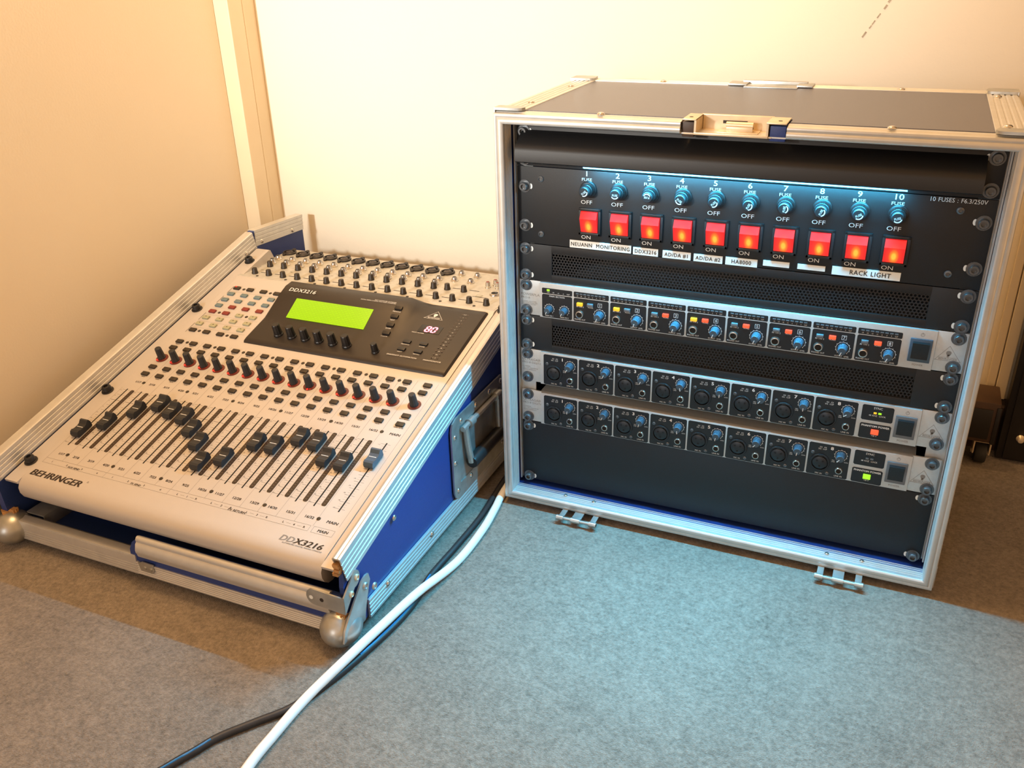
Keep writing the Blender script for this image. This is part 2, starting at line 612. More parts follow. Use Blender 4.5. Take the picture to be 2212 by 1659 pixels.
# corner braces lying over the ends of the side strips
for x0, x1, y0, y1, q in ((-14.8, 17.5, -25.5, -10, 1), (-14.8, 15.5, 212, 238, 1), (466.5, 497.3, -28, -9, -1), (466, 497.3, 212, 238, -1)):
    b = G()
    x0_, x1_ = (x0, x1)
    b.prism([(x0_, y0), (x1_ - 6, y0), (x1_ - 1.5, y0 + 2.5), (x1_, y0 + 8), (x1_ - 3, y1), (x0_, y1)] if q > 0 else
            [(x0_ + 6, y0), (x1_, y0), (x1_, y1), (x0_ + 3, y1), (x0_, y0 + 8), (x0_ + 1.5, y0 + 2.5)], ZT + 1.5, ZT + 4.2)
    xx = XL - 2.2 if q > 0 else XR + .2
    b.box(xx, xx + 2, y0, y1, ZT - 28, ZT + 4.2, .5)
    rk('corner_brace', b, 'zinc', smooth=30)
for x0, x1, q in ((-14.8, 15.5, 1), (466, 497.3, -1)):
    b = G()
    xx = XL - 2.2 if q > 0 else XR + .2
    b.box(xx, xx + 2, -22, 10, ZB - 1, ZB + 26, .5)
    rk('corner_brace', b, 'zinc', smooth=30)

# catch dish let into the top front edge
cd = G()
cd.box(CX0 + 3, CX1 - 14, -28, 2, ZT - 12.5, ZT - 11.3)                   # floor of the dish
cd.box(CX0 + 16, CX1 - 20, 0.6, 2, ZT - 11.4, ZT + 2.2)
cd.box(CX0 + 13.5, CX0 + 15.5, -29, 2, ZT - 12, ZT + 2.2)
cd.box(CX1 - 19, CX1 - 17, -29, 2, ZT - 12, ZT + 2.2)
cd.box(CX0 + 13.5, CX1 - 17, -29.8, -28.4, ZT - 12.6, ZT - 10.2, .4)
cd.box(CX0 + 2, CX0 + 15.5, -30.5, 3, ZT + 1.2, ZT + 2.6, .4)
cd.box(CX1 - 19, CX1 - .5, -31, 3, ZT + 1.2, ZT + 2.6, .4)
cd.box(CX0 + 13.5, CX1 - 17, 1, 6, ZT + 1.2, ZT + 2.6, .4)
dish = rk('catch_dish', cd, 'brass', smooth=30)
hk = G()
hk.box(CX0 + 42, CX0 + 68, -15, -9, ZT - 11.4, ZT - 5.5, .6)
hk.lathe([(3.4, 0), (3.4, 26)], 14, T(CX0 + 42, -12, ZT - 4.5) @ Matrix.Rotation(PI / 2, 4, 'Y'))
hk.box(CX0 + 34, CX0 + 74, -20, -4, ZT - 11.4, ZT - 10.2, .3)
obj('catch_hook', hk, 'brass', dish)
obj('slot', G().box(CX0 + 36, CX0 + 60, .2, .7, ZT - 5.4, ZT - 2.4), 'ink', dish)
for x in (CX0 + 8, CX1 - 8):
    obj('screw_hole', G().lathe([(2, 0), (2, .3)], 12, T(x, -18, ZT + 2.5)), 'ink', dish)
rk('blue_edge', G().box(CX1 - 16, CX1 - 1, -26, -14, IZ1 - 3, ZT - 1, .8), 'blue')
rk('bare_ply_edge', G().box(CX0 + 1, CX0 + 13, -26, -14, IZ1 - 3, ZT - 1, .8), 'skirt')
# rear latch seen over the top edge
lt = G()
lt.box(186, 208, 214, 239, ZT + 1.2, ZT + 3.4, .5)
lt.box(266, 284, 214, 239, ZT + 1.2, ZT + 3.4, .5)
lt.box(206, 268, 204, 232, ZT + .6, ZT + 1.8, .3)
lt.box(200, 276, 234, 241, ZT - 6, ZT + 5, .8)
rk('rear_latch', lt, 'zinc', smooth=30)

# bottom hinge halves
for x0, x1 in ((64, 116), (376, 428)):
    h = G()
    h.box(x0 + 2, x0 + 9, -47, -24, ZB - 2.2, ZB - .6, .3)
    h.box(x1 - 9, x1 - 2, -47, -24, ZB - 2.2, ZB - .6, .3)
    h.box((x0 + x1) / 2 - 7, (x0 + x1) / 2 + 5, -47, -24, ZB - 2.2, ZB - .6, .3)
    hp = rk('hinge', h, 'zinc')
    pin = G()
    pin.lathe([(2.0, 0), (2.0, x1 - x0)], 10, T(x0, -48, ZB - 2) @ Matrix.Rotation(PI / 2, 4, 'Y'))
    for a, b in ((x0, x0 + 9), ((x0 + x1) / 2 - 7, (x0 + x1) / 2 + 5), (x1 - 9, x1)):
        pin.lathe([(3.4, 0), (3.4, b - a)], 12, T(a, -48, ZB - 2) @ Matrix.Rotation(PI / 2, 4, 'Y'))
    obj('hinge_pin', pin, 'zinc', hp)
foot = shared('rubber_foot', G().lathe([(17, 0), (17, 2), (15, 11.5)], 18), 'rubber')
for x in (30, 452):
    for y in (5, 200):
        rk('rubber_foot', foot, None, at=(x, y, -FLOOR + .0))
# rails that carry the units
for x0, x1 in ((-3.4, 17), (465.6, 486)):
    r = G()
    r.box(x0, x1, 3.2, 5.2, 2, IZ1 - 2)
    r.box(x0 if x0 < 0 else x1 - 1.6, x0 + 1.6 if x0 < 0 else x1, -3.6, 40, 2, IZ1 - 2)
    rk('rack_rail', r, 'alu2')
for x, y in ((64, -15), (102, -16), (385, -18.5), (423, -18)):
    rk('rivet', shared('small_rivet', G().lathe([(2.6, 0), (2.2, .7), (1, 1.1)], 10), 'chrome', 60), None, at=(x, y, IZ0))

# ================================================================== RACK UNITS
U = 44.45
GAP = 11.5
cap_screw = G()
cap_screw.lathe([(4.7, 0), (4.9, .8), (4.9, 5.4), (4.3, 6.2), (2.6, 6.2), (2.5, 3.4)], 18, None, True, True)
cap_screw.ring(4.8, 7.2, 0, .9, 18)
cap_screw_me = shared('rack_screw', cap_screw, 'screw', 40)
slot_me = shared('mounting_slot', G().lathe([(3.1, 0), (3.1, .25)], 14, Matrix.Diagonal((.62, 1, 1, 1))), 'tape')
small_screw_me = shared('small_screw', G().lathe([(3.6, 0), (3.4, 1.2), (1.9, 2), (1.7, .8)], 14), 'screw', 40)


def screws(root, zs, x0=8.75, x1=473.9, slots=True, y=-2.0):
    for z in zs:
        for x, d in ((x0, 1), (x1, -1)):
            obj('rack_screw', cap_screw_me, None, root, (x, y, z), (PI / 2, 0, 0))
            if slots:
                obj('mounting_slot', slot_me, None, root, (x + d * 7.4, y + .15, z), (PI / 2, 0, 0))


def unit(name, label, cat, zb, group=None):
    return thing(name, label, cat, (0, 0, zb), group)


Z_BLANK, Z_UG2, Z_UG1 = 0, 2 * U, 3 * U + GAP
Z_M2, Z_PP, Z_M1 = 4 * U + GAP, 5 * U + GAP, 6 * U + GAP
Z_FUSE, Z_LAMP = 7 * U + GAP, 9 * U + GAP

# --- blank panel
r = unit('blank_panel', 'plain black two-unit blank panel at the bottom of the rack', 'rack panel', Z_BLANK)
obj('faceplate', G().box(0, 482.6, -2, .5, 2.6, 2 * U - .5, .5), 'blackpanel', r)
screws(r, (7.4, 2 * U - 6.35))


# --- perforated vent panels
def vent_sheet():
    g = G()
    p = 3.7
    cr = p / math.sqrt(3)
    ang = [PI / 6 + k * PI / 3 for k in range(6)]
    row = 0
    z = 7.0
    while z < 37.5:
        x = 39 + (p / 2 if row % 2 else 0)
        while x < 444:
            vs = []
            for rr, y in ((cr, 0), (1.38, 0), (1.38, 1.2)):
                for a in ang:
                    vs.append((x + rr * math.cos(a), y, z + rr * math.sin(a)))
            fs = []
            for k in range(6):
                j = (k + 1) % 6
                fs.append((k, j, 6 + j, 6 + k))
                fs.append((6 + k, 6 + j, 12 + j, 12 + k))
            g.add(vs, fs)
            x += p
        row += 1
        z += p * math.sqrt(3) / 2
    return g


vent_me = shared('perforated_grille', vent_sheet(), 'blackpanel', 0)
vf = G()
vf.box(0, 41, -2, .5, .4, U - .4, .4)
vf.box(441, 482.6, -2, .5, .4, U - .4, .4)
vf.box(40, 442, -2, .5, .4, 8.6, .4)
vf.box(40, 442, -2, .5, 35.2, U - .4, .4)
vf_me = shared('faceplate', vf, 'blackpanel')
for zb, lab in ((Z_M1, 'black perforated vent panel between the red switches and the headphone amplifier'),
                (Z_M2, 'black perforated vent panel between the headphone amplifier and the upper preamp')):
    r = unit('vent_panel', lab, 'vent panel', zb, 'perforated vent panels in the rack')
    obj('faceplate', vf_me, None, r)
    o = obj('perforated_grille', vent_me, None, r, (0, -.6, 0))
    o['kind'] = 'stuff'
    screws(r, (6.35, U - 6.35))

# --- rack light
r = unit('rack_light', 'black rack light bar glowing blue along its lower edge at the top', 'rack light', Z_LAMP)
obj('faceplate', G().box(0, 482.6, -2, .5, .3, U - .4, .4), 'blackpanel', r)
ls = [(-.5, 8), (-23, 8), (-27, 10), (-27, 21), (-25.5, 25), (-22, 28.5), (-6, 39), (-.5, 40)]
hb = G().prism(ls, 8, 466, basis((0, 0, 0), (0, 1, 0), (0, 0, 1), (1, 0, 0)))
obj('lamp_housing', hb, 'blackpanel', r, smooth=50)
lt = G()
lt.prism([(-20, 6.4), (-18, 5.4), (-14, 5.4), (-12, 6.4), (-12, 8.2), (-20, 8.2)], 84, 404, basis((0, 0, 0), (0, 1, 0), (0, 0, 1), (1, 0, 0)))
obj('edge_glow_line', lt, 'edge_glow', r)  # emissive line added in place of the panel edge lit by the lamp
screws(r, (8, U - 6.35))
ld = bpy.data.lights.new('rack_lamp_glow', 'AREA')
ld.shape = 'RECTANGLE'
ld.size, ld.size_y = .32, .006
ld.energy = 5.2
ld.spread = math.radians(124)
ld.color = (.06, .60, 1.0)
lo = bpy.data.objects.new('rack_lamp_glow', ld)
col.objects.link(lo)
lo.location = (.244, -.0200, (Z_LAMP + 4.9 + FLOOR) / 1000)
lo.rotation_euler = (math.radians(-36), 0, 0)
ld2 = ld.copy()
ld2.energy = .75
ld2.spread = PI
lo2 = bpy.data.objects.new('rack_lamp_back_glow', ld2)
col.objects.link(lo2)
lo2.location = lo.location
lo2.rotation_euler = (math.radians(28), 0, 0)

# --- power distribution panel with ten fused switches
r = unit('power_distribution_panel', 'black panel with ten fuse holders and ten lit red rocker switches', 'power panel', Z_FUSE)
obj('faceplate', G().box(0, 482.6, -2, .5, .4, 2 * U - .4, .5), 'blackpanel', r)
screws(r, (21.5, 66.5))
for x, z in ((28.3, 75.5), (28.2, 12.5), (452.5, 76.5), (452.4, 14)):
    obj('small_screw', small_screw_me, None, r, (x, -2, z), (PI / 2, 0, 0))
lx = G()
DX = 35.0
fh = G()
fh.lathe([(9.4, 0), (9.4, 1.6), (8.0, 2.4), (8.0, 4.6), (7.0, 5)], 24)
fh.lathe([(7.4, 4.6), (7.4, 9.4), (6.8, 10)], 40, None, True, True, 1, .06)
fh.lathe([(5.8, 9.6), (5.6, 15.6), (5.0, 16.2)], 20)
fh_me = shared('fuse_holder', fh, 'black', 40)
bz = G()
bz.box(-12.8, 12.8, -15.2, 15.2, 0, 1.6, .5)
bz.box(-12.8, -10.0, -15.2, 15.2, 1, 3.0, .5)
bz.box(10.0, 12.8, -15.2, 15.2, 1, 3.0, .5)
bz.box(-12.8, 12.8, 12.2, 15.2, 1, 3.0, .5)
bz.box(-12.8, 12.8, -15.2, -12.2, 1, 3.0, .5)
bz_me = shared('switch_bezel', bz, 'black')
rkr = G().prism([(1, -12), (2.2, -11.6), (7.4, 4.4), (3.4, 11.6), (1, 12)], -9.6, 9.6, basis((0, 0, 0), (0, -1, 0), (0, 0, 1), (-1, 0, 0)))
rk_me = shared('rocker', rkr, 'rocker', 20)
ic = [.6, 0, PI, 2.2, 1.0, .9, 1.4, -.9, .5, .4]
for i in range(10):
    x = 82.5 + DX * i
    o = obj('fuse_holder', fh_me, None, r, (x + 2, -2, 68.3), (PI / 2, 0, 0))
    t = G().text('FUSE', 0, -1.4, 2.2, None, sx=.9)
    for k in range(7):
        a0, a1 = -2.6 + k * .3, -2.6 + (k + 1) * .3
        t.add([(q * math.cos(a), q * math.sin(a), 0) for a in (a0, a1) for q in (3.4, 4.4)], [(0, 1, 3, 2)])
    obj('fuse_mark', t, 'white_ink', o, (0, 0, 16.5), (0, 0, [.7, 0, 3.1, -.6, .8, 1.1, 1.5, 1.2, .5, .3][i]), 0)
    o = obj('switch_bezel', bz_me, None, r, (x + 4.5, -2, 32.2), (PI / 2, 0, 0))
    obj('rocker', rk_me, None, o, (-.4, 0, .4), (-PI / 2, 0, 0))
    lx.text(str(i + 1), x, 82.5, 5.4, None, sx=1.25, bold=.12)
    lx.text('FUSE', x, 77.2, 3.1, None, sx=1.25)
    lx.text('OFF', x, 51.8, 4.2, None, sx=1.25)
    lx.text('ON', x, 12.2, 4.0, None, sx=1.25)
lx.text('10 FUSES : F6.3/250V', 449, 83.8, 4.0, None, sx=.95)
obj('printed_lettering', lx, 'white_ink', r, (0, -2.7, 0), (PI / 2, 0, 0), 0)
for x0, x1, z0, z1, s, h in ((63.2, 135.1, .7, 9.5, 'NEUANN  MONITORING', 4.2), (137.4, 165.6, .3, 8.6, 'DDX3216', 4.0), (170.7, 201.6, .1, 8.5, 'AD/DA #1', 4.0),
                             (204.8, 235.7, .0, 8.2, 'AD/DA #2', 4.0), (238.8, 272, .0, 8.4, 'HA8000', 4.2), (277.8, 304.4, 3.1, 9.0, '', 0),
                             (312.5, 339.8, 3.4, 8.9, '', 0), (346.4, 411, 1.6, 10.3, 'RACK LIGHT', 4.6)):
    o = obj('label_strip', G().box(x0, x1, -2.75, -2.02, z0, z1), 'tape', r)
    if s:
        cx = (x0 + x1) / 2 + (4 if s[0] == 'R' else 0)
        obj('label_text', G().text(s, cx, (z0 + z1) / 2 - h / 2, h, None, sx=.92, gap=.06, bold=.12), 'ink', o, (0, -2.85, 0), (PI / 2, 0, 0), 0)


# --- shared small connectors of the 1U units
jk = G()
jk.lathe([(5.0, 0), (5.0, 1.0), (4.4, 2.6), (3.4, 2.8), (3.2, 1)], 20)
jack_me = shared('jack_socket', jk, 'chrome', 40)
jhole_me = shared('jack_hole', G().lathe([(3.25, 0), (3.25, .2)], 16), 'slit')
jk2 = G()
jk2.lathe([(4.3, 0), (4.3, .8), (3.6, 1.8), (2.9, 1.9), (2.8, .6)], 18)
jack2_me = shared('jack_socket', jk2, 'chrome', 40)
xl = G()
xl.lathe([(10.6, 0), (10.6, 1.0), (10.0, 1.6), (9.0, 1.6), (8.7, .4), (8.7, .2)], 28, None, True, False)
xl.lathe([(7.6, .2), (7.6, 1.7), (7.2, 2.0)], 24)
xl.box(-2.2, 2.2, 8, 10.4, 0, 2.1, .3)
xlr_me = shared('microphone_socket', xl, 'black', 40)
xh = G()
for a in (PI / 2 + .9, PI / 2 - .9, -PI / 2):
    xh.lathe([(1.15, 0), (1.15, .1)], 10, T(4.0 * math.cos(a), 4.0 * math.sin(a), 0))
xh_me = shared('socket_holes', xh, 'slit')
kb = G()
kb.lathe([(5.6, 0), (5.6, 1.2), (4.9, 1.8), (4.5, 9.2), (3.9, 9.8)], 28, None, True, True, 1, .05)
knob_me = shared('knob', kb, 'knob_blue', 30)
kp_me = shared('pointer', G().box(-.35, .35, 1.2, 5.0, 9.6, 10.05).box(-.35, .35, 4.4, 5.3, 2, 9.9), 'white_ink')


def scale_marks(g, x, z, r0, n=11, a0=-2.45, a1=2.45, w=.28, l=1.1):
    for k in range(n):
        a = PI / 2 + a0 + (a1 - a0) * k / (n - 1)
        c, s = math.cos(a), math.sin(a)
        p = [(x + c * r0 - s * w, z + s * r0 + c * w, 0), (x + c * (r0 + l) - s * w, z + s * (r0 + l) + c * w, 0),
             (x + c * (r0 + l) + s * w, z + s * (r0 + l) - c * w, 0), (x + c * r0 + s * w, z + s * r0 - c * w, 0)]
        g.add(p, [(3, 2, 1, 0)])
    arc = []
    for k in range(25):
        a = PI / 2 + a0 + (a1 - a0) * k / 24
        arc += [(x + math.cos(a) * r0, z + math.sin(a) * r0, 0), (x + math.cos(a) * (r0 + .35), z + math.sin(a) * (r0 + .35), 0)]
    g.add(arc, [(2 * k, 2 * k + 1, 2 * k + 3, 2 * k + 2) for k in range(24)])


def knob(root, x, y, z, turn, sc=1.):
    o = obj('knob', knob_me, None, root, (x, y, z), (PI / 2, 0, 0))
    o.scale = (sc, sc, sc)
    o.rotation_euler = Euler((PI / 2, 0, 0))
    p = obj('pointer', kp_me, None, o, (0, 0, 0), (0, 0, turn))
    return o


pw = G()
pw.box(-10.4, 10.4, -12.6, 12.6, 0, 2.2, .6)
pw_me = shared('power_switch', pw, 'knob_blue')
pr_me = shared('rocker', G().prism([(1.5, -9.6), (2.4, -9.2), (3.0, 0), (6.2, 9.2), (1.5, 9.6)], -7.8, 7.8, basis((0, 0, 0), (0, 0, 1), (0, 1, 0), (-1, 0, 0))), 'black', 20)


def eye_triangle(g, cx, z0, w, h, t=.35):
    """the maker's triangle with an ear in it and a word bar along its foot"""
    a, b, c = (cx - w / 2, z0), (cx + w / 2, z0), (cx, z0 + h)
    for p, q in ((a, b), (b, c), (c, a)):
        d = Vector((q[0] - p[0], q[1] - p[1]))
        n = Vector((-d.y, d.x)).normalized() * t
        g.add([(p[0], p[1], 0), (q[0], q[1], 0), (q[0] + n.x, q[1] + n.y, 0), (p[0] + n.x, p[1] + n.y, 0)], [(0, 1, 2, 3)])
    ear = []
    for k in range(14):
        s = 2 * PI * k / 14
        ear.append((cx + w * .10 * math.cos(s) * (1 + .25 * math.sin(s)), z0 + h * .50 + h * .17 * math.sin(s), 0))
    g.add(ear, [tuple(range(14))])
    g.add([(cx - w * .05, z0 + h * .25, 0), (cx + w * .02, z0 + h * .25, 0), (cx + w * .08, z0 + h * .45, 0), (cx - w * .06, z0 + h * .42, 0)], [(0, 1, 2, 3)])
    g.text('BEHRINGER', cx, z0 + h * .06, h * .13, None, sx=1.05)
    g.rect(cx - w * .36, cx + w * .36, z0 + h * .22, z0 + h * .22 + t * .6)


def faceplate_1u(root, yface=-5.0):
    g = G()
    g.box(0, 27, -2, .5, .5, U - .6, .4)
    g.box(454, 482.6, -2, .5, .5, U - .6, .4)
    obj('rack_ear', G().box(0, 27, -2, .5, .5, U - .6, .4), 'alu2', root)
    obj('rack_ear', G().box(454, 482.6, -2, .5, .5, U - .6, .4), 'alu2', root)
    obj('faceplate', G().box(26.6, 454.4, yface, 3, .5, U - .6, .6), 'alu2', root)
    obj('chassis', G().box(24, 457, 3, 200, 1.5, U - 1.5), 'alu2', root)


def fpanel(root, x0, x1, z0, z1, y, name='channel_panel', c=1.3):
    p = [(x0 + c, z0), (x1 - c, z0), (x1, z0 + c), (x1, z1 - c), (x1 - c, z1), (x0 + c, z1), (x0, z1 - c), (x0, z0 + c)]
    g = G().prism(p, 0, .35, basis((0, y, 0), (1, 0, 0), (0, 0, 1), (0, -1, 0)))
    return obj(name, g, 'blackface', root, smooth=0)


# --- headphone amplifier
YP = -5.0
r = unit('headphone_amplifier', 'silver one-unit headphone amplifier with eight channels of blue knobs', 'headphone amplifier', Z_PP)
faceplate_1u(r)
screws(r, (6.35, U - 6.35), slots=False)
w = G()
dk = G()
fpanel(r, 29.8, 67.3, 31.2, 37.8, YP, 'meter_panel', .8)
fpanel(r, 29.8, 67.3, 1.6, 30.2, YP)
for x in (38.9, 57.8):
    knob(r, x, YP - .4, 12.2, 2.7, .84)
    scale_marks(w, x, 12.2, 5.6)
w.text('MAIN SECTION', 48.5, 27.4, 1.9, None, sx=1.0)
w.text('MAIN IN 1', 38.9, 2.8, 1.5)
w.text('MAIN IN 2', 57.8, 2.8, 1.5)
for k, s in enumerate(('ON', '-20', '-12', '-6', 'CLIP')):
    w.text(s, 37.7 + k * 6.2, 32.4, 1.3)
obj('power_led', G().box(36.0, 39.4, YP - 1.0, YP, 34.4, 36.6, .3), 'led_green', r)
pitch = (412.4 - 101.3) / 7
amber = {0, 1, 3}
mono = {2, 3, 4, 5, 6, 7}
pb_me = {k: shared('push_button', G().box(-3.5, 3.5, -1.9, 1.9, 0, 3.2, .5), k) for k in ('btn_grey', 'led_amber', 'led_mono')}
for i in range(8):
    x = 101.3 + pitch * i
    x0, x1 = x - 32.0, x + 10.4
    fpanel(r, x0, x1, 31.2, 37.8, YP, 'meter_panel', .8)
    fpanel(r, x0, x1, 1.6, 30.2, YP)
    knob(r, x, YP - .4, 12.6, 2.8, .98)
    scale_marks(w, x, 12.6, 6.6)
    obj('push_button', pb_me['led_amber' if i in amber else 'btn_grey'], None, r, (x - 24.0, YP - .3, 23.5), (PI / 2, 0, 0))
    obj('push_button', pb_me['led_mono' if i in mono else 'btn_grey'], None, r, (x - 11.4, YP - .3, 23.8), (PI / 2, 0, 0))
    o = obj('jack_socket', jack_me, None, r, (x - 24.2, YP - .3, 10.6), (PI / 2, 0, 0))
    obj('jack_hole', jhole_me, None, o, (0, 0, 1.2))
    w.text('IN 1/IN 2', x - 24, 19.2, 1.6, sx=.95)
    w.text('MONO', x - 11.2, 19.6, 1.5, sx=.9)
    w.text('PHONES OUT', x - 24, 3.2, 1.6, sx=.9)
    w.text('OUTPUT  LEVEL', x, 2.6, 1.6, sx=.85)
    w.text(str(i + 1), x, 22.9, 3.0, sx=1.1)
    w.frame(x - 2.4, x + 2.4, 21.8, 26.9, .35)
    for k, s in enumerate(('-30', '-24', '-18', '-12', '-6', '-3', '0', 'CLIP')):
        w.text(s, x - 27.5 + k * 4.6, 32.3, 1.25, sx=.85)
    ml = G()
    for k in range(8):
        ml.box(x - 29.2 + k * 4.6, x - 26.0 + k * 4.6, YP - .8, YP - .3, 34.9, 36.2)
    obj('level_leds', ml, 'btn_grey', r)
obj('white_lettering', w, 'white_ink', r, (0, YP - .45, 0), (PI / 2, 0, 0), 0)
o = obj('power_switch', pw_me, None, r, (441, YP, 21.6), (PI / 2, 0, 0))
obj('rocker', pr_me, None, o, (0, 0, 0), (0, 0, 0))
dk.text('POWERPLAY', 1.5, 24.6, 3.0, None, 'l', sx=1.05)
dk.text('PRO-8', 1.5, 20.6, 2.6, None, 'l', sx=1.1)
for k, s in enumerate(('8-CHANNEL HIGH-POWER', 'HEADPHONES MIXING AND', 'DISTRIBUTION AMPLIFIER')):
    dk.text(s, 1.8, 16.6 - k * 1.9, 1.1, None, 'l', sx=1.0)
eye_triangle(dk, 467.6, 12.6, 24, 16.5)
obj('dark_lettering', dk, 'ink_grey', r, (0, -2.15, 0), (PI / 2, 0, 0), 0)
dk = G()
dk.text('POWER', 441, 4.2, 2.0)
dk.ring(1.5, 1.9, 0, .02, 16, T(441, 38.4, 0)).box(440.8, 441.2, 38.2, 40.8, 0, .02)
obj('dark_lettering', dk, 'ink_grey', r, (0, YP - .15, 0), (PI / 2, 0, 0), 0)


# --- microphone preamps
def preamp(zb, label, group, top_unit, turns):
    r = unit('microphone_preamp', label, 'preamp', zb, group)
    faceplate_1u(r)
    screws(r, (6.35, U - 6.35), slots=False)
    w = G()
    dk = G()
    pt = (348.8 - 31.0) / 7
    for i in range(8):
        x0 = 31.0 + pt * i
        x1 = x0 + 43.6
        fpanel(r, x0, x1, 1.2, 41.4, YP)
        cx = x0 + 13.4
        o = obj('microphone_socket', xlr_me, None, r, (cx, YP - .35, 17.8), (PI / 2, 0, 0))
        obj('socket_holes', xh_me, None, o, (0, 0, 2.0))
        kx = x0 + 34.2
        knob(r, kx, YP - .4, 30.4, turns[i % len(turns)], .94)
        scale_marks(w, kx, 30.4, 6.2)
        o = obj('jack_socket', jack2_me, None, r, (kx, YP - .35, 11), (PI / 2, 0, 0))
        obj('jack_hole', shared('jack_hole', G().lathe([(2.7, 0), (2.7, .2)], 14), 'slit'), None, o, (0, 0, .7))
        for sx_, sz in ((x0 + 4.6, 29.4), (x0 + 22.4, 5.2)):
            o = obj('small_screw', small_screw_me, None, r, (sx_, YP - .3, sz), (PI / 2, 0, 0))
            o.scale = (.55, .55, .55)
        w.text(str(i + 1), x0 + 24.4, 35.4, 3.7, sx=1.15, bold=.25)
        w.text('SIG  CLIP', cx + 1, 34.0, 1.5)
        for q in (-2, 2.6):
            w.frame(cx + q, cx + q + 2.4, 36.4, 37.7, .25)
        w.text('MIC IN', cx, 2.7, 1.6)
        w.text('LINE IN', kx, 3.0, 1.7)
        w.text('MIC', kx - 7.2, 22.4, 1.2)
        w.text('LINE', kx - 7.2, 20.6, 1.2)
        w.text('GAIN', kx + 6.2, 22.0, 1.2)
    x0, x1 = 396.6, 428
    fpanel(r, x0, x1, 23.2, 41.2, YP, 'indicator_panel')
    fpanel(r, x0, x1, 1.4, 19.4, YP, 'indicator_panel')
    w.text('SYNC', 412.3, 37.2, 2.4)
    w.text('48 KHZ  LOCK', 412.3, 28.6, 1.7)
    w.text('PHANTOM POWER', 412.3, 15.6, 2.2, sx=1.0, bold=.1)
    w.text('+48 V', 412.3, 4.6, 1.5)
    if top_unit:
        obj('sync_led', G().box(408.4, 411.4, YP - 1, YP - .2, 31.6, 33.6, .3), 'led_amber', r)
        obj('sync_led', G().box(413.0, 416.2, YP - 1, YP - .2, 31.6, 33.6, .3), 'led_green', r)
    else:
        obj('sync_led', G().box(408.4, 411.4, YP - 1, YP - .2, 31.6, 33.6, .3), 'btn_grey', r)
        obj('sync_led', G().box(413.0, 416.2, YP - 1, YP - .2, 31.6, 33.6, .3), 'btn_grey', r)
    obj('phantom_button', G().box(408.6, 416.4, YP - 2.4, YP - .2, 7.6, 13.2, .5), 'led_mono' if top_unit else 'led_green', r)
    obj('white_lettering', w, 'white_ink', r, (0, YP - .45, 0), (PI / 2, 0, 0), 0)
    o = obj('power_switch', shared('power_switch', G().box(-10.4, 10.4, -12.8, 12.8, 0, 2.2, .6), 'btn_grey'), None, r, (441, YP, 21.6), (PI / 2, 0, 0))
    obj('rocker', pr_me, None, o)
    dk.text('POWER', 441, 3.6, 2.2)
    dk.ring(1.5, 1.9, 0, .02, 16, T(441, 38.4, 0)).box(440.8, 441.2, 38.2, 40.8, 0, .02)
    obj('dark_lettering', dk, 'ink_grey', r, (0, YP - .15, 0), (PI / 2, 0, 0), 0)
    dk = G()
    dk.text('ULTRAGAIN', 1.5, 28.4, 3.0, None, 'l', sx=1.05)
    dk.text('PRO-8 DIGITAL', 1.5, 24.4, 2.6, None, 'l', sx=1.05)
    for k, s in enumerate(('8-CHANNEL', 'A/D + D/A CONVERTER', 'DIGITAL INTERFACE')):
        dk.text(s, 1.8, 19.6 - k * 2.2, 1.3, None, 'l', sx=1.0)
    eye_triangle(dk, 467.6, 12.0, 24, 16.5)
    obj('dark_lettering', dk, 'ink_grey', r, (0, -2.15, 0), (PI / 2, 0, 0), 0)
    return r


GRP = 'silver preamps in the rack'
preamp(Z_UG1, 'upper silver microphone preamp with a glowing red phantom power button', GRP, True, (2.6, 2.75, 2.7, 3.3, 3.1, 2.6, 3.1, 2.3))
preamp(Z_UG2, 'lower silver microphone preamp with a glowing green phantom power button', GRP, False, (3.0, 2.7, 2.9, 3.2, 3.0, 2.5, 3.0, 2.5))

# ================================================================== THE MIXING CONSOLE
PIT = 0.25554
CO = Vector((-509.82, -259.72, 83.75))              # foot of the first fader slot
cp, sp = math.cos(PIT), math.sin(PIT)
RB = Vector((-306.8, -60.0, 2.0))                   # base of the console
con = thing('mixing_console', 'silver digital mixing console with sixteen faders and a lit green display', 'mixing console', RB)
TILT = (PIT, 0, 0)


def D(u, v, h=0.):
    return Vector((CO.x + u, CO.y + v * cp - h * sp, CO.z + v * sp + h * cp)) - RB


def dk_(name, g, m, u=0., v=0., h=0., parent=None, rot=None, smooth=35):
    """part lying on the sloping deck"""
    if parent is None:
        return obj(name, g, m, con, D(u, v, h), rot or TILT, smooth)
    return obj(name, g, m, parent, (u, v, h), rot or (0, 0, 0), smooth)


def hz(L, v0=390., h0=0.):
    """point L millimetres behind (v0,h0) along the horizontal, in deck coordinates"""
    return (v0 + L * cp, h0 - L * sp)


PRU = basis((0, 0, 0), (0, 1, 0), (0, 0, 1), (1, 0, 0))   # polygon (v,h) pulled along u
b0 = hz(136)
prof = [(-54, 0), (377, 0), (381, 1.6), (384.5, 1.4), (b0[0] + .5, b0[1] - 1.4), (b0[0] - 20, b0[1] - 76), (380, -62), (-40, -36), (-62, -34),
        (-69, -30.5), (-73.5, -24), (-75, -16), (-73.5, -9), (-69, -3.8), (-62, -.8)]
dk_('body', G().prism(prof, -16.3, 422, PRU), 'silver', smooth=30)
ear = [(-71, -4.6), (-71, -1.2), (388, -1.2), (462, -.2), (465, -1.5), (470, -26), (440, -30), (400, -22), (380, -4.6)]
dk_('rack_ear', G().prism(ear, -37.4, -16.6, PRU), 'silver')
dk_('rack_ear', G().prism(ear, 422.4, 445.2, PRU), 'silver')
dk_('cheek', G().prism([(386, 0), (462, .6), (464, -1), (468, -22), (392, -4)], -17, -11.5, PRU), 'silver')
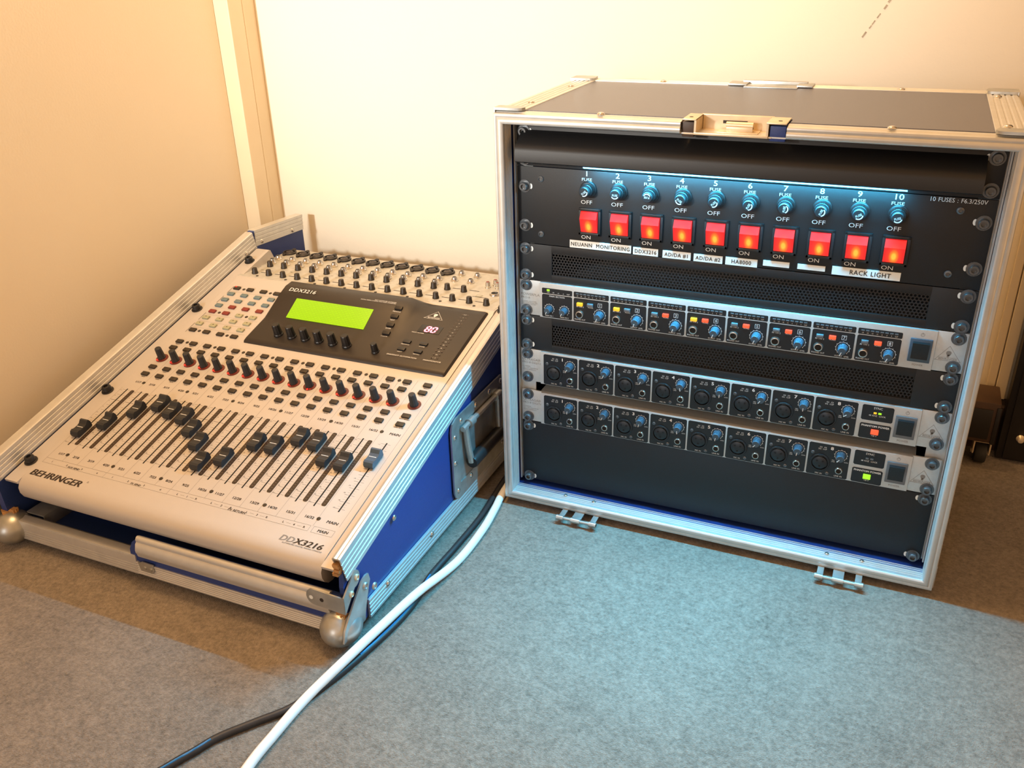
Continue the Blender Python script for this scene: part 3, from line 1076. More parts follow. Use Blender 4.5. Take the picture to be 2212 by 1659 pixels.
# horizontal connector panel at the rear
CPZ = 181.4
CPY = CO.y + 390 * cp


def cp_(name, g, m, x, y, dz=0., parent=None, rot=(0, 0, 0), smooth=35):
    if parent is not None:
        return obj(name, g, m, parent, (0, 0, dz), rot, smooth)
    return obj(name, g, m, con, (x - RB.x, y - RB.y, CPZ + dz - RB.z), rot, smooth)


cp_('connector_panel', G().box(-528, -90, CPY - 5, CPY + 131, -.5, 1.2, .4), 'steel_panel', 0, 0)
# polished lip dropping from the connector panel to the deck
mt = shared('trim_socket', G().lathe([(6.0, 0), (6.0, 1.2), (4.6, 2.6), (3.8, 6.2), (3.0, 6.2), (2.9, 2)], 16), 'chrome', 40)
gk = G()
gk.lathe([(5.0, 0), (5.0, 2), (4.4, 3), (3.9, 8.6), (3.4, 9.2)], 16, None, True, True, 1, .06)
gk_me = shared('gain_knob', gk, 'button', 40)
px_ = 26.85
xlc = G()
xlc.lathe([(11.4, 0), (11.4, 2.4), (10.6, 3.2), (9.0, 3.2), (8.6, .8)], 28)
xlc.lathe([(6.6, .6), (6.6, 2.6), (6.2, 3)], 20)
xlc.box(-3.4, 3.4, 9, 14, 0, 3.4, .5)
xlc.lathe([(2.8, 0), (2.8, 3.8)], 10, T(0, 13.4, 0))
xlc.lathe([(2.8, 0), (2.8, 2.6)], 10, T(-2, -12.4, 0))
xlc_me = shared('combo_socket', xlc, 'hood', 40)
xli_me = shared('socket_face', G().ring(3.4, 4.6, 0, .5, 20).lathe([(1.2, 0), (1.2, .4)], 8), 'leddim')
for i in range(12):
    x = -516.5 + 26.77 * i
    o = cp_('microphone_socket', xlc_me, None, x, 231, 1.2)
    cp_('socket_face', xli_me, None, 0, 0, 2.9, o)
    cp_('insert_socket', mt, None, x + 1.5, 199, 1.2)
    o = cp_('line_socket', mt, None, x + 6, 178, 1.2)
    o.scale = (1.0, 1.0, 1.35)
    cp_('gain_knob', gk_me, None, x + 11.5, 164, 1.2)
for i in range(16):
    cp_('level_knob', gk_me, None, -506.6 + 26.56 * i, 128, 1.2)
    if i % 2 == 0:
        cp_('panel_screw', shared('panel_screw', G().lathe([(2.2, 0), (2.0, .7)], 10), 'button'), None, -495.5 + 26.6 * i, 119, 1.2)
for x, y in ((-189, 166), (-162, 166)):
    cp_('level_knob', gk_me, None, x, y, 1.2)
for x, y in ((-197.6, 231), (-170.5, 229.5), (-195.8, 203), (-169, 203)):
    cp_('line_socket', mt, None, x, y, 1.2)
ph = G().lathe([(4.6, 0), (4.4, 2), (3.6, 2.4), (3.4, 9), (2.6, 9)], 14)
ph_me = shared('phono_socket', ph, 'chrome', 40)
phr_me = shared('red_insert', G().lathe([(2.5, 0), (2.5, .6)], 12), 'button_red')
for x, y in ((-136, 193), (-121, 195), (-129, 205), (-114, 207)):
    o = cp_('phono_socket', ph_me, None, x, y, 1.2)
    cp_('red_insert', phr_me, None, 0, 0, 8.6, o)
o = cp_('headphone_socket', shared('headphone_socket', G().lathe([(8, 0), (8, 1), (6.4, 3), (5.2, 3), (5, .6)], 18), 'chrome', 40), None, -114, 169, 1.2)
cp_('socket_hole', shared('socket_hole', G().lathe([(5, 0), (5, .6)], 16), 'slit'), None, 0, 0, .8, o)
pl = G()
for i in range(15):
    x = -501 + 26.56 * i
    pl.rect(x, x + 17, 134.5, 136.5)
for i in range(2):
    pl.rect(-184 + i * 27, -168 + i * 27, 173, 175)
pl.rect(-142, -120, 152, 153.5)
for i in range(12):
    x = -516.5 + px_ * i
    for q in range(5):
        xx, yy = x + random.uniform(-8, 8), 140 + random.uniform(2, 72)
        pl.rect(xx, xx + random.uniform(2, 6), yy, yy + .7)
cp_('panel_printing', pl, 'ink', 0, 0, 1.3, smooth=0)
gp = G()
gp.frame(-138, -129, 154, 161, .8)
gp.frame(-131, -122, 226, 232, .8)
cp_('green_marking', gp, 'button_green', 0, 0, 1.35, smooth=0)

# --- display hood
VS = [238, 240, 246, 292, 335, 351, 366, 376, 380]
HL = [0, 3.2, 4.4, 6, 18.5, 21, 19, 8, 0]
HR = [0, 3.2, 4.4, 4.8, 5.2, 5.4, 5.4, 4.4, 0]
stations = [(98.5, 0), (100, .8), (102.5, 1), (306, 1), (318, .55), (330, 0), (411.5, 0), (413.5, 0), (415, 0)]
vs, fs = [], []
for k, (u, w_) in enumerate(stations):
    for i, v in enumerate(VS):
        h = HL[i] * w_ + HR[i] * (1 - w_)
        if k in (0, len(stations) - 1):
            h = 0
        if k in (1, len(stations) - 2):
            h = min(h, h * .86)
        vv = v + (2.5 * (1 if i == 0 else -1) if k in (0, len(stations) - 1) and i in (0, len(VS) - 1) else 0)
        vs.append((u, vv, h))
n = len(VS)
for k in range(len(stations) - 1):
    for i in range(n - 1):
        fs.append((k * n + i, (k + 1) * n + i, (k + 1) * n + i + 1, k * n + i + 1))
fs.append(tuple(k * n for k in reversed(range(len(stations)))))
hood = dk_('display_hood', G().add(vs, fs), 'hood', 0, 0, .05, smooth=50)
SL = math.atan2(12.5, 43)


def on_slope(v):
    return 6 + (v - 292) * 12.5 / 43


lcd = dk_('display_screen', G().box(-64.2, 64.2, -17.6, 17.6, 0, .7, .2), 'lcd', 199.2, 313.3, on_slope(313.3) + .15, rot=(PIT + SL, 0, 0))
lp = G()
for rr in range(3):
    for k in range(11):
        lp.rect(-58 + k * 10.6, -51 + k * 10.6, -13 + rr * 6.4, -9.6 + rr * 6.4)
hk = G()
hk.text('DDX3216', 108, 352, 6.6, None, 'l', sx=1.2, shear=.12)
ht = G()
ht.text('DDX3216', 0, 0, 6.0, None, 'l', sx=1.25, shear=.15)
dk_('white_lettering', ht, 'white_ink', 113.5, 341, on_slope(341) + .5, rot=(PIT + SL * .85, 0, 0), smooth=0)
ht = G()
ht.text('FULLY AUTOMATED 32-CHANNEL', 0, 2.2, 1.4, None, 'r', sx=1.1)
ht.text('DIGITAL MIXING CONSOLE WITH 24-BIT CONVERTERS', 0, 0, 1.4, None, 'r', sx=1.1)
dk_('white_lettering', ht, 'white_ink', 292, 344, on_slope(340) + 1.2, rot=(PIT + SL * .6, 0, 0), smooth=0)
en = G()
en.lathe([(7.0, 0), (6.8, 2), (6.0, 3), (5.3, 17), (4.6, 17.8)], 24, None, True, True, 1, .07)
en_me = shared('encoder_knob', en, 'black', 30)
for i in range(6):
    dk_('encoder_knob', en_me, None, 145.5 + 22.4 * i, 261, 4.8)
o = dk_('encoder_knob', en_me, None, 303, 259, 4.6)
o.scale = (.8, .8, .8)
db_me = shared('display_button', G().box(-5.6, 5.6, -2.9, 2.9, 0, 2.6, .6), 'black')
ht = G()
for v, s in ((338, 'PREVIOUS'), (324, 'NEXT'), (310, 'ENTER'), (296.5, 'CANCEL')):
    dk_('display_button', db_me, None, 300, v, on_slope(v) + .0, rot=(PIT + SL, 0, 0))
    dk_('white_lettering', G().text(s, 0, 0, 1.9), 'white_ink', 299, v - 6.6, on_slope(v - 6.6) + .4, rot=(PIT + SL, 0, 0), smooth=0)
ht = G()
for u, v, s in ((336, 288, 'PREVIOUS'), (361, 288.5, 'STORE'), (336, 272, 'NEXT'), (361, 272, 'RECALL')):
    dk_('display_button', db_me, None, u, v, 4.4)
    ht.text(s, u, v - 6.6, 1.9)
ht.text('SNAPSHOT AUTOMATION', 343, 257, 2.4, None, sx=1.05, shear=.15)
ht.text('MAIN/MONITOR', 388, 257, 2.4, None, sx=1.0, shear=.15)
ht.text('PRESET NUMBER', 341, 309, 1.7)
for k, s in enumerate(('CLIP', '-1', '-2', '-4', '-6', '-9', '-12', '-15', '-18', '-24', '-30', '-40', '-50', '-60', 'L  R')):
    ht.text(s, 388, 361 - k * 6.9, 1.6)
eye_triangle(ht, 347.5, 343, 29, 17.5, .4)
obj_h = dk_('white_lettering', ht, 'white_ink', 0, 0, 5.75, smooth=0)
ml = G()
for k in range(15):
    for q in (-4.2, 4.2):
        ml.box(388 + q - 1.1, 388 + q + 1.1, 361.4 - k * 6.9, 362.6 - k * 6.9, 5.2, 5.7)
dk_('meter_leds', ml, 'leddim')
sw = G().box(338, 371, 312.5, 329, 4.8, 5.6, .3)
dk_('segment_window', sw, 'black')
sg = G()
SEG = {'8': 'abcdefg', '0': 'abcdef'}
for q, ch in enumerate('80'):
    u0, v0, sw_, sh = 348.0 + q * 9.2, 314.6, 5.6, 11
    seg = {'a': (0, 1, 1, 1), 'g': (0, .5, 1, .5), 'd': (0, 0, 1, 0), 'f': (0, .5, 0, 1), 'b': (1, .5, 1, 1), 'e': (0, 0, 0, .5), 'c': (1, 0, 1, .5)}
    for s in SEG[ch]:
        a, b, c, d = seg[s]
        t = .75
        x0, x1, y0, y1 = u0 + a * sw_, u0 + c * sw_, v0 + b * sh, v0 + d * sh
        sk = .12
        x0 += sk * (y0 - v0)
        x1 += sk * (y1 - v0)
        if a == c:
            sg.box(min(x0, x1) - t, max(x0, x1) + t, y0 + .8, y1 - .8, 5.6, 6.0)
        else:
            sg.box(x0 + .4, x1 - .4, y0 - t, y0 + t, 5.6, 6.0)
dk_('segment_digits', sg, 'segment', smooth=0)

# --- channel strips
CP_ = 24.63
ring_me = shared('led_ring', G().lathe([(8.7, 0), (8.5, .8), (7.2, 1.1)], 28), 'ring', 40)
kn = G()
kn.lathe([(5.7, 0), (5.6, 2), (5.1, 3), (4.5, 16.4), (3.9, 17.2)], 24, None, True, True, 1, .07)
kn_me = shared('knob', kn, 'cap', 30)
spot = shared('ring_led', G().lathe([(1.5, 0), (1.2, .6)], 8), 'led_red')
spot2 = shared('ring_led', G().lathe([(.8, 0), (.6, .4)], 8), 'led_red_dim')
btn_me = {k: shared('button', G().box(-5.5, 5.5, -3.3, 3.3, 0, 2.6, .7), k) for k in ('button', 'button_blue', 'button_red', 'button_green')}
fc = G()
fprof = [(-12.2, 1.2), (-12.6, 5.2), (-10.5, 8.6), (-7.6, 9.4), (-5.2, 8.2), (-2, 7.8), (2, 7.8), (5.0, 8.6), (8.4, 11.8), (10.8, 11.6), (12.4, 8), (12.2, 1.2)]
fc.prism(list(reversed(fprof)), -6.2, 6.2, PRU)
fc.box(-.6, .6, -4, 4, -1, 1.5)
fc_me = shared('fader_cap', fc, 'cap', 25)
fl_me = shared('fader_line', G().box(-4.8, 4.8, -.35, .35, 7.6, 7.95), 'white_ink')
lw = G()
lw.prism([(-3.0, 1.5), (-1.8, 0), (1.8, 0), (3.0, 1.5), (3.0, 106), (1.8, 107.5), (-1.8, 107.5), (-3.0, 106)], 0, .3)
lw_me = shared('led_window', lw, 'strip', 0)
ld_ = G()
for k in range(27):
    ld_.rect(-1.1, 1.1, 3 + k * 3.86, 4.6 + k * 3.86, None, .36)
ld_me = shared('window_leds', ld_, 'leddim', 0)
slot_deck = shared('fader_slot', G().box(-.8, .8, -1, 110.4, 0, .22), 'slit', 0)
FV = [24.8, 45.1, 74, 93, 85.5, 80.8, 64.1, 46.1, 18.3, 32.3, 65.6, 66.8, 87.2, 85.7, 65.5, 64.6]
DBS = ['+12', '+6', '0', '-6', '-12', '-18', '-24', '-30', '-40', '-60']
pr = G()
pl = G()
for i in range(17):
    main = i == 16
    u = 402 if main else 3 + CP_ * i
    us = 401.6 if main else CP_ * i
    for v in (217, 202.6, 158.4, 143):
        dk_('button', btn_me['button'], None, u, v, 0)
    o = dk_('led_ring', ring_me, None, u - (0 if main else .4), 178.6 if not main else 180, .1)
    dk_('knob', kn_me, None, 0, 0, .8, o)
    if not main:
        a = -2.2 if i not in (5 + 0, 10) else (-2.2 if i == 5 else -1.45)
        dk_('ring_led', spot, None, 7.2 * math.cos(a), 7.2 * math.sin(a), 1.0, o)
        dk_('ring_led', spot2, None, 7.4 * math.cos(a + .5), 7.4 * math.sin(a + .5), 1.0, o)
        w_ = dk_('led_window', lw_me, None, us + 10.4, 2, .02)
        dk_('window_leds', ld_me, None, 0, 0, .0, w_)
    dk_('fader_slot', slot_deck, None, us, 0, .02)
    o = dk_('fader_cap', fc_me, None, us, 79 if main else FV[i], 0)
    if main:
        o.data = fc_me.copy()
        o.data.materials.clear()
        o.data.materials.append(M['knob_blue'])
    dk_('fader_line', fl_me, None, 0, 0, 0, o)
    # print
    s = 'MAIN' if main else '%d/%d' % (i + 1, i + 17)
    for v in (124.8, -18.0):
        pr.text(s, u + (1.5 if main else 1.2), v - (.4 if main else 0), 3.3 if not main else 3.6, None, sx=1.12, shear=.12 if main else 0, bold=.2)
    for k in range(31):
        v = 3 + k * 3.5
        l = 5.2 if k % 3 == 0 else 3.2
        pl.rect(us - 2 - l, us - 1.6, v, v + (.45 if k % 3 == 0 else .22))
        pl.rect(us + 1.6, us + 2 + l * .75, v, v + (.45 if k % 3 == 0 else .22))
    pl.rect(us - 9.5, us + 6, 86.6, 87.3)
    for k in range(10):
        pr.text(DBS[k], us - 8.6, 105.6 - k * 11.4, 1.5, None, 'c')
    for v, t in ((211.2, 'SELECT'), (196.8, 'AUTO'), (152.6, 'SOLO'), (137.2, 'MUTE')):
        if main:
            t = {211.2: 'SELECT', 196.8: 'AUTO', 152.6: 'SOLO ENABLE', 137.2: 'MON. -20 DB'}[v]
        pr.text(t, u, v, 1.5, bold=.08)
    if i < 16:
        x = u + 12.4
        if i == 15:
            x = 384.6
        pl.rect(x - .15, x + .15, -26.5, 224)
pl.rect(-10.6, -10.3, -26.5, 112)
pl.rect(414, 414.3, -20, 224)
pl.frame(-10.6, 382.6, -34.6, -26.4, .35)
for u in (88.3, 187.0, 236.4, 285.6, 334.9):
    if u in (88.3, 187.0):
        pl.rect(u, u + .35, -34.6, -26.4)
pl.frame(386.6, 413.4, -34.8, -26.2, .35)
pr.text('MAIN', 400, -32.4, 3.4, None, sx=1.1, shear=.12, bold=.2)
for k in range(4):
    pr.text(str(k + 1), 3 + CP_ * k, -32, 2.4, None, sx=1.1, bold=.12)
    pr.text(str(k + 1), 3 + CP_ * (k + 4), -32, 2.4, None, sx=1.1, bold=.12)
    pr.text('L', 193 + 49.3 * k + 8, -32, 2.6, None, sx=1.1, bold=.12)
    pr.text(str(k + 1), 193 + 49.3 * k + 22, -32, 2.6, None, sx=1.1, bold=.12)
    pr.text('R', 193 + 49.3 * k + 35, -32, 2.6, None, sx=1.1, bold=.12)
    pl.rect(205 + 49.3 * k, 211 + 49.3 * k, -30.9, -30.6)
    pl.rect(219 + 49.3 * k, 225 + 49.3 * k, -30.9, -30.6)
pr.text('AUX SEND', 40, -33.6, 2.5, None, sx=1.05, shear=.12, bold=.16)
pr.text('FX SEND', 139, -33.6, 2.5, None, sx=1.05, shear=.12, bold=.16)
pr.text('FX RETURN', 287, -34.0, 2.8, None, sx=1.1, shear=.12, bold=.16)
for q in (0, .3, .6, .9, 1.2, 1.5):
    pr.text('BEHRINGER', -11.5 + q * .9, -56.0, 8.8, None, 'l', sx=1.2, shear=.18, z=q * .08)
pr.ring(.9, 1.2, 0, .02, 12, T(77, -46.4, 0))
for q in (0, .3, .6, .9, 1.2):
    pr.text('X3216', 375.5 + q * .9, -53.6, 7.2, None, 'l', sx=1.24, shear=.2, z=q * .08)
pr.text('AUTOMATED DIGITAL MIXING CONSOLE', 414, -56.4, 1.5, None, 'r', sx=1.2)
lg = G()
for q in (0, .5, 1.0):
    lg.text('DD', 357.0 + q, -53.6, 7.2, None, 'l', sx=1.15, shear=.2, z=q * .08)
dk_('pale_lettering', lg, 'ink_grey', 0, 0, .12, smooth=0)
# button block left of the display
deck_screw_me = shared('deck_screw', G().lathe([(2.5, 0), (2.3, .5), (1.4, .6)], 12), 'button')
bd = G()
rows = [(353.4, 'button', (0, 1, 2, 3)), (337.8, 'button_blue', (0, 1, 2, 3)), (322.5, 'button_blue', (0, 1, 2, 3)),
        (307.4, 'button_blue', (0,)), (307.4, 'button_red', (1, 2, 3)), (292, 'button_red', (0, 1)), (291, 'button_green', (2, 3)),
        (276.2, 'button_green', (0, 1, 2, 3)), (261, 'button_green', (0, 1, 2, 3)), (245.4, 'button', (0, 1, 2, 3))]
for v, mm, cs in rows:
    for c in cs:
        u = 4 + CP_ * c
        dk_('button', btn_me[mm], None, u, v, 0)
        if mm == 'button_green':
            bd.rect(u - 1, u + 1, v + .4, v + 1.8, None, 2.62)
dk_('button_marks', bd, 'ink', smooth=0)
dk_('status_led', shared('status_led', G().box(-1.4, 1.4, -.9, .9, 2.4, 3.0, .2), 'led_red'), None, 1.6, 355)
for v in (345.6, 284.8, 253.4, 268.4):
    pl.rect(-5, 90, v, v + .3)
for v0, v1 in ((340, 358), (314, 332), (240, 262), (270, 288)):
    pl.rect(-6.4, -5.0, v0, v1)
for v, us_ in ((218.2, [15.2 + 49.3 * k for k in range(8)]), (126.6, [14 + 74.9 * k for k in range(6)]), (-15.8, [14 + 74.9 * k for k in range(6)]),
               (353.8, [16.2, 65.3]), (292.3, [15.9, 65.3]), (246.2, [14.8, 64.7])):
    for u in us_:
        u = min(u, 385.4)
        dk_('deck_screw', deck_screw_me, None, u, v, 0)
dk_('printed_lettering', pr, 'ink', 0, 0, .12, smooth=0)
dk_('printed_lines', pl, 'ink_grey', 0, 0, .08, smooth=0)
# ear bolts
eb = G()
eb.lathe([(8.2, 0), (8.2, 1), (7, 1.4)], 18)
eb.lathe([(6.2, 1), (6.2, 6.2), (5.2, 8), (3, 8.4), (2.6, 5.8)], 18)
eb_me = shared('ear_bolt', eb, 'black', 40)
for u, v in ((-27.4, -37), (-27.6, 101), (-27, 293.5), (-26, 427), (433, -37 + 1000), (431, 391)):
    if v < 900:
        dk_('ear_bolt', eb_me, None, u, v, -1.2)

# ================================================================== THE CONSOLE'S CASE
CC = Vector((-306, 0, -20.0))
case = thing('console_case', 'blue slant-sided flight case with battered aluminium edges under the mixing console', 'flight case', CC)


def cs(name, g, m, parent=None, at=(0, 0, 0), rot=(0, 0, 0), smooth=35):
    if parent is None:
        at = Vector(at) - CC
    return obj(name, g, m, parent or case, at, rot, smooth)


XO, XI = -54.5, -63.0          # right wall, outer and inner
LO, LI = -562.0, -549.5        # left wall


def deck_z(y):
    return CO.z + (y - CO.y) * math.tan(PIT)


PYZ = basis((0, 0, 0), (0, 1, 0), (0, 0, 1), (1, 0, 0))     # polygon (y,z) pulled along x
TOP = 27.0
kink_y = 190.0
side = [(-332, -12), (318, -12), (318, 221), (kink_y, deck_z(kink_y) + TOP), (-330, deck_z(-330) + TOP), (-336, deck_z(-336) - 12), (-334, 10)]
cs('side_panel', G().prism(side, XI + 1.5, XO - 1.5, PYZ), 'blue', smooth=0)
cs('side_panel', G().prism(side, LO + 1.5, LI - 1.5, PYZ), 'blue', smooth=0)
cs('base_panel', G().box(LI - 2, XI + 2, -330, 318, -12, -5), 'blue', smooth=0)
cs('back_panel', G().box(LI - 2, XI + 2, 311, 318, -5, 110), 'blue', smooth=0)
# front board: low on the left, stepping up towards the right
fb = [(LI - 2, -12), (XI + 3, -12), (XI + 3, 36), (-338, 36), (-346, 30), (-352, 19), (-353, 8.5), (LI - 2, 8.5)]
cs('front_panel', G().prism(fb, 0, 8, basis((0, -327, 0), (1, 0, 0), (0, 0, 1), (0, -1, 0))), 'blue', smooth=0)

# ridged strips along the slanted tops: outer leg, cap and inner leg in one bent profile
sl = Vector((0, cp, sp))
up = Vector((0, -sp, cp))


def slope_strip(name, xo, xi, y0, y1, bent=False):
    """U-shaped aluminium strip over a slanted wall top from y0 to y1"""
    s = 1 if xo > xi else -1
    t = abs(xo - xi)
    L0 = (y0 - CO.y) / cp
    L1 = (y1 - CO.y) / cp
    hh = TOP * cp + .5
    leg = 33.
    gr = []
    for k in range(4):
        c = 8 + k * 6.4
        gr += [(0, -(c - 1)), (-.7, -(c - .4)), (-.7, -(c + .4)), (0, -(c + 1))]
    pts = [(0, 0)] + gr + [(0, -leg), (-1.4, -leg), (-1.4, -2), (-t + 1.4, -2), (-t + 1.4, -leg + 5), (-t, -leg + 5)]
    gi = []
    for k in range(4):
        c = 6 + k * 5.6
        gi += [(-t, -(c - 1)), (-t + .7, -(c - .4)), (-t + .7, -(c + .4)), (-t, -(c + 1))]
    pts += list(reversed(gi)) + [(-t, -1), (-t + 1, 0), (-t * .66, .9), (-t * .4, .2), (-2, .8)]
    poly = [(xo + s * a, hh + b) for a, b in pts]
    o_ = Vector((0, CO.y, CO.z))
    m = basis(o_, (1, 0, 0), up, -sl)
    g = G().prism(poly, -L1, -L0, m)
    return cs(name, g, 'alu', smooth=25)


slope_strip('slanted_edge_strip', XO + 1.2, XI - .2, -333, 198)
slope_strip('slanted_edge_strip', LO - 1.2, LI + .2, -333, 192)
# level strip over the back part of each wall
for xo, xi in ((XO + 1.2, XI - .2), (LO - 1.2, LI + .2)):
    x0, x1 = min(xo, xi), max(xo, xi)
    y0, y1 = kink_y + 2, 320
    z0, z1 = deck_z(kink_y) + TOP + 1, 222.5
    ln = Vector((0, y1 - y0, z1 - z0))
    d_ = ln.normalized()
    n_ = Vector((0, -d_.z, d_.y))
    pts = [(x0, -26), (x0, 0), (x1, 0), (x1, -4), (x1 - .7, -4.6), (x1 - .7, -5.4), (x1, -6), (x1, -10), (x1 - .7, -10.6), (x1 - .7, -11.4), (x1, -12),
           (x1, -16), (x1 - .7, -16.6), (x1 - .7, -17.4), (x1, -18), (x1, -26)]
    m = basis((0, y0, z0), (1, 0, 0), n_, -d_)
    cs('edge_strip', G().prism(pts, -ln.length, 0, m), 'alu', smooth=25)
rv = shared('rivet', G().lathe([(3.6, 0), (3.2, 1), (1.2, 1.7)], 12), 'chrome', 60)
RX = (0, PI / 2, 0)
for y, z in ((206, 208), (288, 203), (165, 199)):
    cs('rivet', rv, None, at=(LI + .3, y, z), rot=RX)

# bottom strips
def strip_box(name, o_, a, b, c, w, n, L0, L1, t=2.2, mg=4.5):
    return cs(name, G().prism(ridged(w, t, n, mg), L0, L1, basis(o_, a, b, c)), 'alu', smooth=20)


strip_box('bottom_edge_strip', (XO - 1, 0, -14), (0, 0, 1), (1, 0, 0), (0, 1, 0), 24, 4, -300, 318, 3)
strip_box('bottom_edge_strip', (LO + 1, 0, -14), (0, 0, 1), (-1, 0, 0), (0, -1, 0), 24, 4, -318, 300, 3)
strip_box('bottom_edge_strip', (0, -334, -14), (0, 0, 1), (0, -1, 0), (-1, 0, 0), 17.5, 5, 66, 345, 3, 3.2)
# left front piece with a broad flat top
lf = G().prism([(0, 0), (24, 0), (24, 2.4), (17, 3)] + [p for k in (13.5, 10, 6.5, 3) for p in ((k + .7, 3), (k + .3, 2.3), (k - .3, 2.3), (k - .7, 3))] + [(0, 3)], 345, 548,
               basis((0, -334, -14), (0, 0, 1), (0, -1, 0), (-1, 0, 0)))
lf.box(-548, -346, -336, -322, 9.4, 11.6, .4)
lf.box(-548, -346, -323.5, -322, -2, 11.6, .3)
cs('bottom_edge_strip', lf, 'alu', smooth=20)
# upper front strip (right part), two rounded beads
uf = G().prism([(0, -6), (24, -6), (25.5, -3), (25, -1), (22.5, .8), (19, .5), (17.4, 2.4), (10, 4.6), (6.4, 4.4), (4.6, 3.4), (2, 3.0), (0, 2.2)], 76, 338,
               basis((0, -335.5, 13.6), (0, 0, 1), (0, -1, 0), (-1, 0, 0)))
cs('front_edge_strip', uf, 'alu', smooth=50)
# torn latch plate on the front strip
tp = G()
tp.prism([(0, 0), (17, 0), (20, 4), (19, 9), (21, 13), (4, 13.5), (0, 11), (-3, 13)], 0, 1.2, basis((-338, -337.2, -6), (1, 0, 0), (0, 0, 1), (0, -1, 0)))
tp.lathe([(2.4, 0), (2, 1.2)], 10, T(-331, -338.2, -.5) @ FR)
tp.lathe([(2.4, 0), (2, 1.2)], 10, T(-322.5, -338.2, -.5) @ FR)
cs('torn_latch_plate', tp, 'zinc')


def ball_corner(x, y, z, sx, front_only=False):
    """rounded steel ball corner with two straps"""
    g = G()
    R = 21.
    seg, rings = 20, 12
    prof_ = []
    for k in range(rings + 1):
        a = -PI / 2 + PI * k / rings
        prof_.append((max(.2, R * math.cos(a)), R * math.sin(a)))
    g.lathe(prof_, seg, T(x, y, z) @ Matrix.Diagonal((1.05, 1.15, .98, 1)))
    # curved strap rising on the side wall
    xs = XO + 2.6 if sx > 0 else LO - 4.6
    pts = []
    left, right = [], []
    for k in range(9):
        q = k / 8
        yy = y - 2 + 30 * q ** 1.2
        zz = z + 4 + 42 * q
        wd = 16 * (1 - q) + 9
        left.append((yy - wd * .75, zz + (2 if k else -6)))
        right.append((yy + wd * .9, zz - 6))
    poly = right + [(right[-1][0] - 2, right[-1][1] + 9), ((left[-1][0] + right[-1][0]) / 2, left[-1][1] + 2)] + list(reversed(left))
    g.prism(poly, xs, xs + 2.0, PYZ)
    return cs('ball_corner', g, 'zinc', smooth=60)


ball = ball_corner(-67, -334, -2.5, 1)
ball2 = ball_corner(-550, -334, -2.5, -1)
for y, z in ((-308, 36), (-292, 24)):
    obj('rivet', shared('rivet', G().lathe([(4.4, 0), (4.2, 1.2), (3.0, 2), (2.6, 1)], 14), 'zinc', 50), None, ball, (XO + 4.4, y, z), RX)
# folded bracket on the upper front corner
bk = G()
arc = [(-102 + 8.5 * (1 - math.cos(t)), 35.5 + 9.5 * math.sin(t)) for t in [-PI / 2 + k * PI / 8 for k in range(9)]]
left_end = [(-90 - 9 * math.cos(t), 36 - 10 * math.sin(t)) for t in [-PI / 2 + PI * k / 8 for k in range(9)]]
bk.prism([(XO + 2, 24), (XO + 2, 44)] + left_end, 0, 1.8, basis((0, -341.5, 0), (1, 0, 0), (0, 0, 1), (0, -1, 0)))
right_end = [(-321 + 9 * math.cos(t), 54 + 10 * math.sin(t)) for t in [-PI / 2 - .2 + PI * k / 8 for k in range(9)]]
bk.prism([(-343, 24)] + right_end + [(-343, 45)], XO + .6, XO + 2.4, PYZ)
bracket = cs('corner_bracket', bk, 'zinc', smooth=30)
for y, z in ((-318, 54), (-330, 41)):
    obj('bolt', shared('bolt', G().lathe([(3.6, 0), (3.4, 1.2), (2.4, 2), (2, 1)], 14), 'brass', 40), None, bracket, (XO + 2.4, y, z), RX)
for x, q in ((-93, 'tape'), (-80, 'ink')):
    obj('bolt_hole', shared('bolt_hole', G().lathe([(2.4, 0), (2.4, .2)], 12), q), None, bracket, (x, -343.35, 35), (PI / 2, 0, 0))
for y, z in ((-262, 4), (-160, 2), (60, 3)):
    cs('rivet', rv, None, at=(XO + 2, y, z), rot=RX)
cs('rivet', rv, None, at=(XO + 1, -236, 74), rot=RX)

# splintered ply where the strips were pulled off
sp_ = G()
for k in range(7):
    x, y, z = random.uniform(-66, -60), random.uniform(-344, -337), 8 + k * 1.6
    sp_.box(x - 4, x + 5, y - 2, y + 6, z - 1.4, z + 2.4, .4, T(x, y, z) @ Matrix.Rotation(random.uniform(-.4, .4), 4, 'Z') @ T(-x, -y, -z))
cs('splintered_ply', sp_, 'wood', smooth=0)
sp_ = G()
for k in range(6):
    x, y, z = -60 + random.uniform(-1.5, 1.5), -337 + random.uniform(-2, 2), 70 + k * 2.2
    sp_.box(x - 3.4, x + 3.4, y - 2, y + 7, z - 1.6, z + 2, .3)
cs('splintered_ply', sp_, 'wood', smooth=0)
sp_ = G()
for k in range(8):
    x, y, z = -553 + random.uniform(-6, 5), -331 + random.uniform(-4, 10), 12 + random.uniform(0, 8)
    sp_.box(x - 5, x + 5, y - 3, y + 4, z - 2, z + 2, .3, T(x, y, z) @ Matrix.Rotation(random.uniform(-.8, .8), 4, 'Z') @ T(-x, -y, -z))
cs('splintered_ply', sp_, 'wood', smooth=0)
# angle bracket and rails inside, visible under the console's nose
cs('inner_bracket', G().box(-541, -512, -318, -268, 10, 12.4, .4).box(-513, -511, -318, -268, -5, 12.4, .4), 'zinc')
cs('inner_rail', G().prism([(-318, deck_z(-318) - 16), (200, deck_z(200) - 16), (200, deck_z(200) - 8), (-318, deck_z(-318) - 8)], LI + 1, LI + 20, PYZ), 'zinc')
cs('inner_rail', G().prism([(-318, deck_z(-318) - 16), (200, deck_z(200) - 16), (200, deck_z(200) - 8), (-318, deck_z(-318) - 8)], XI - 20, XI - 1, PYZ), 'zinc')

# recessed drop handle on the right wall
HX = XO + .4
y0, y1, z0, z1 = -98, 60, 8, 121
hole = (-80, 44, 28, 106)
hp = G()


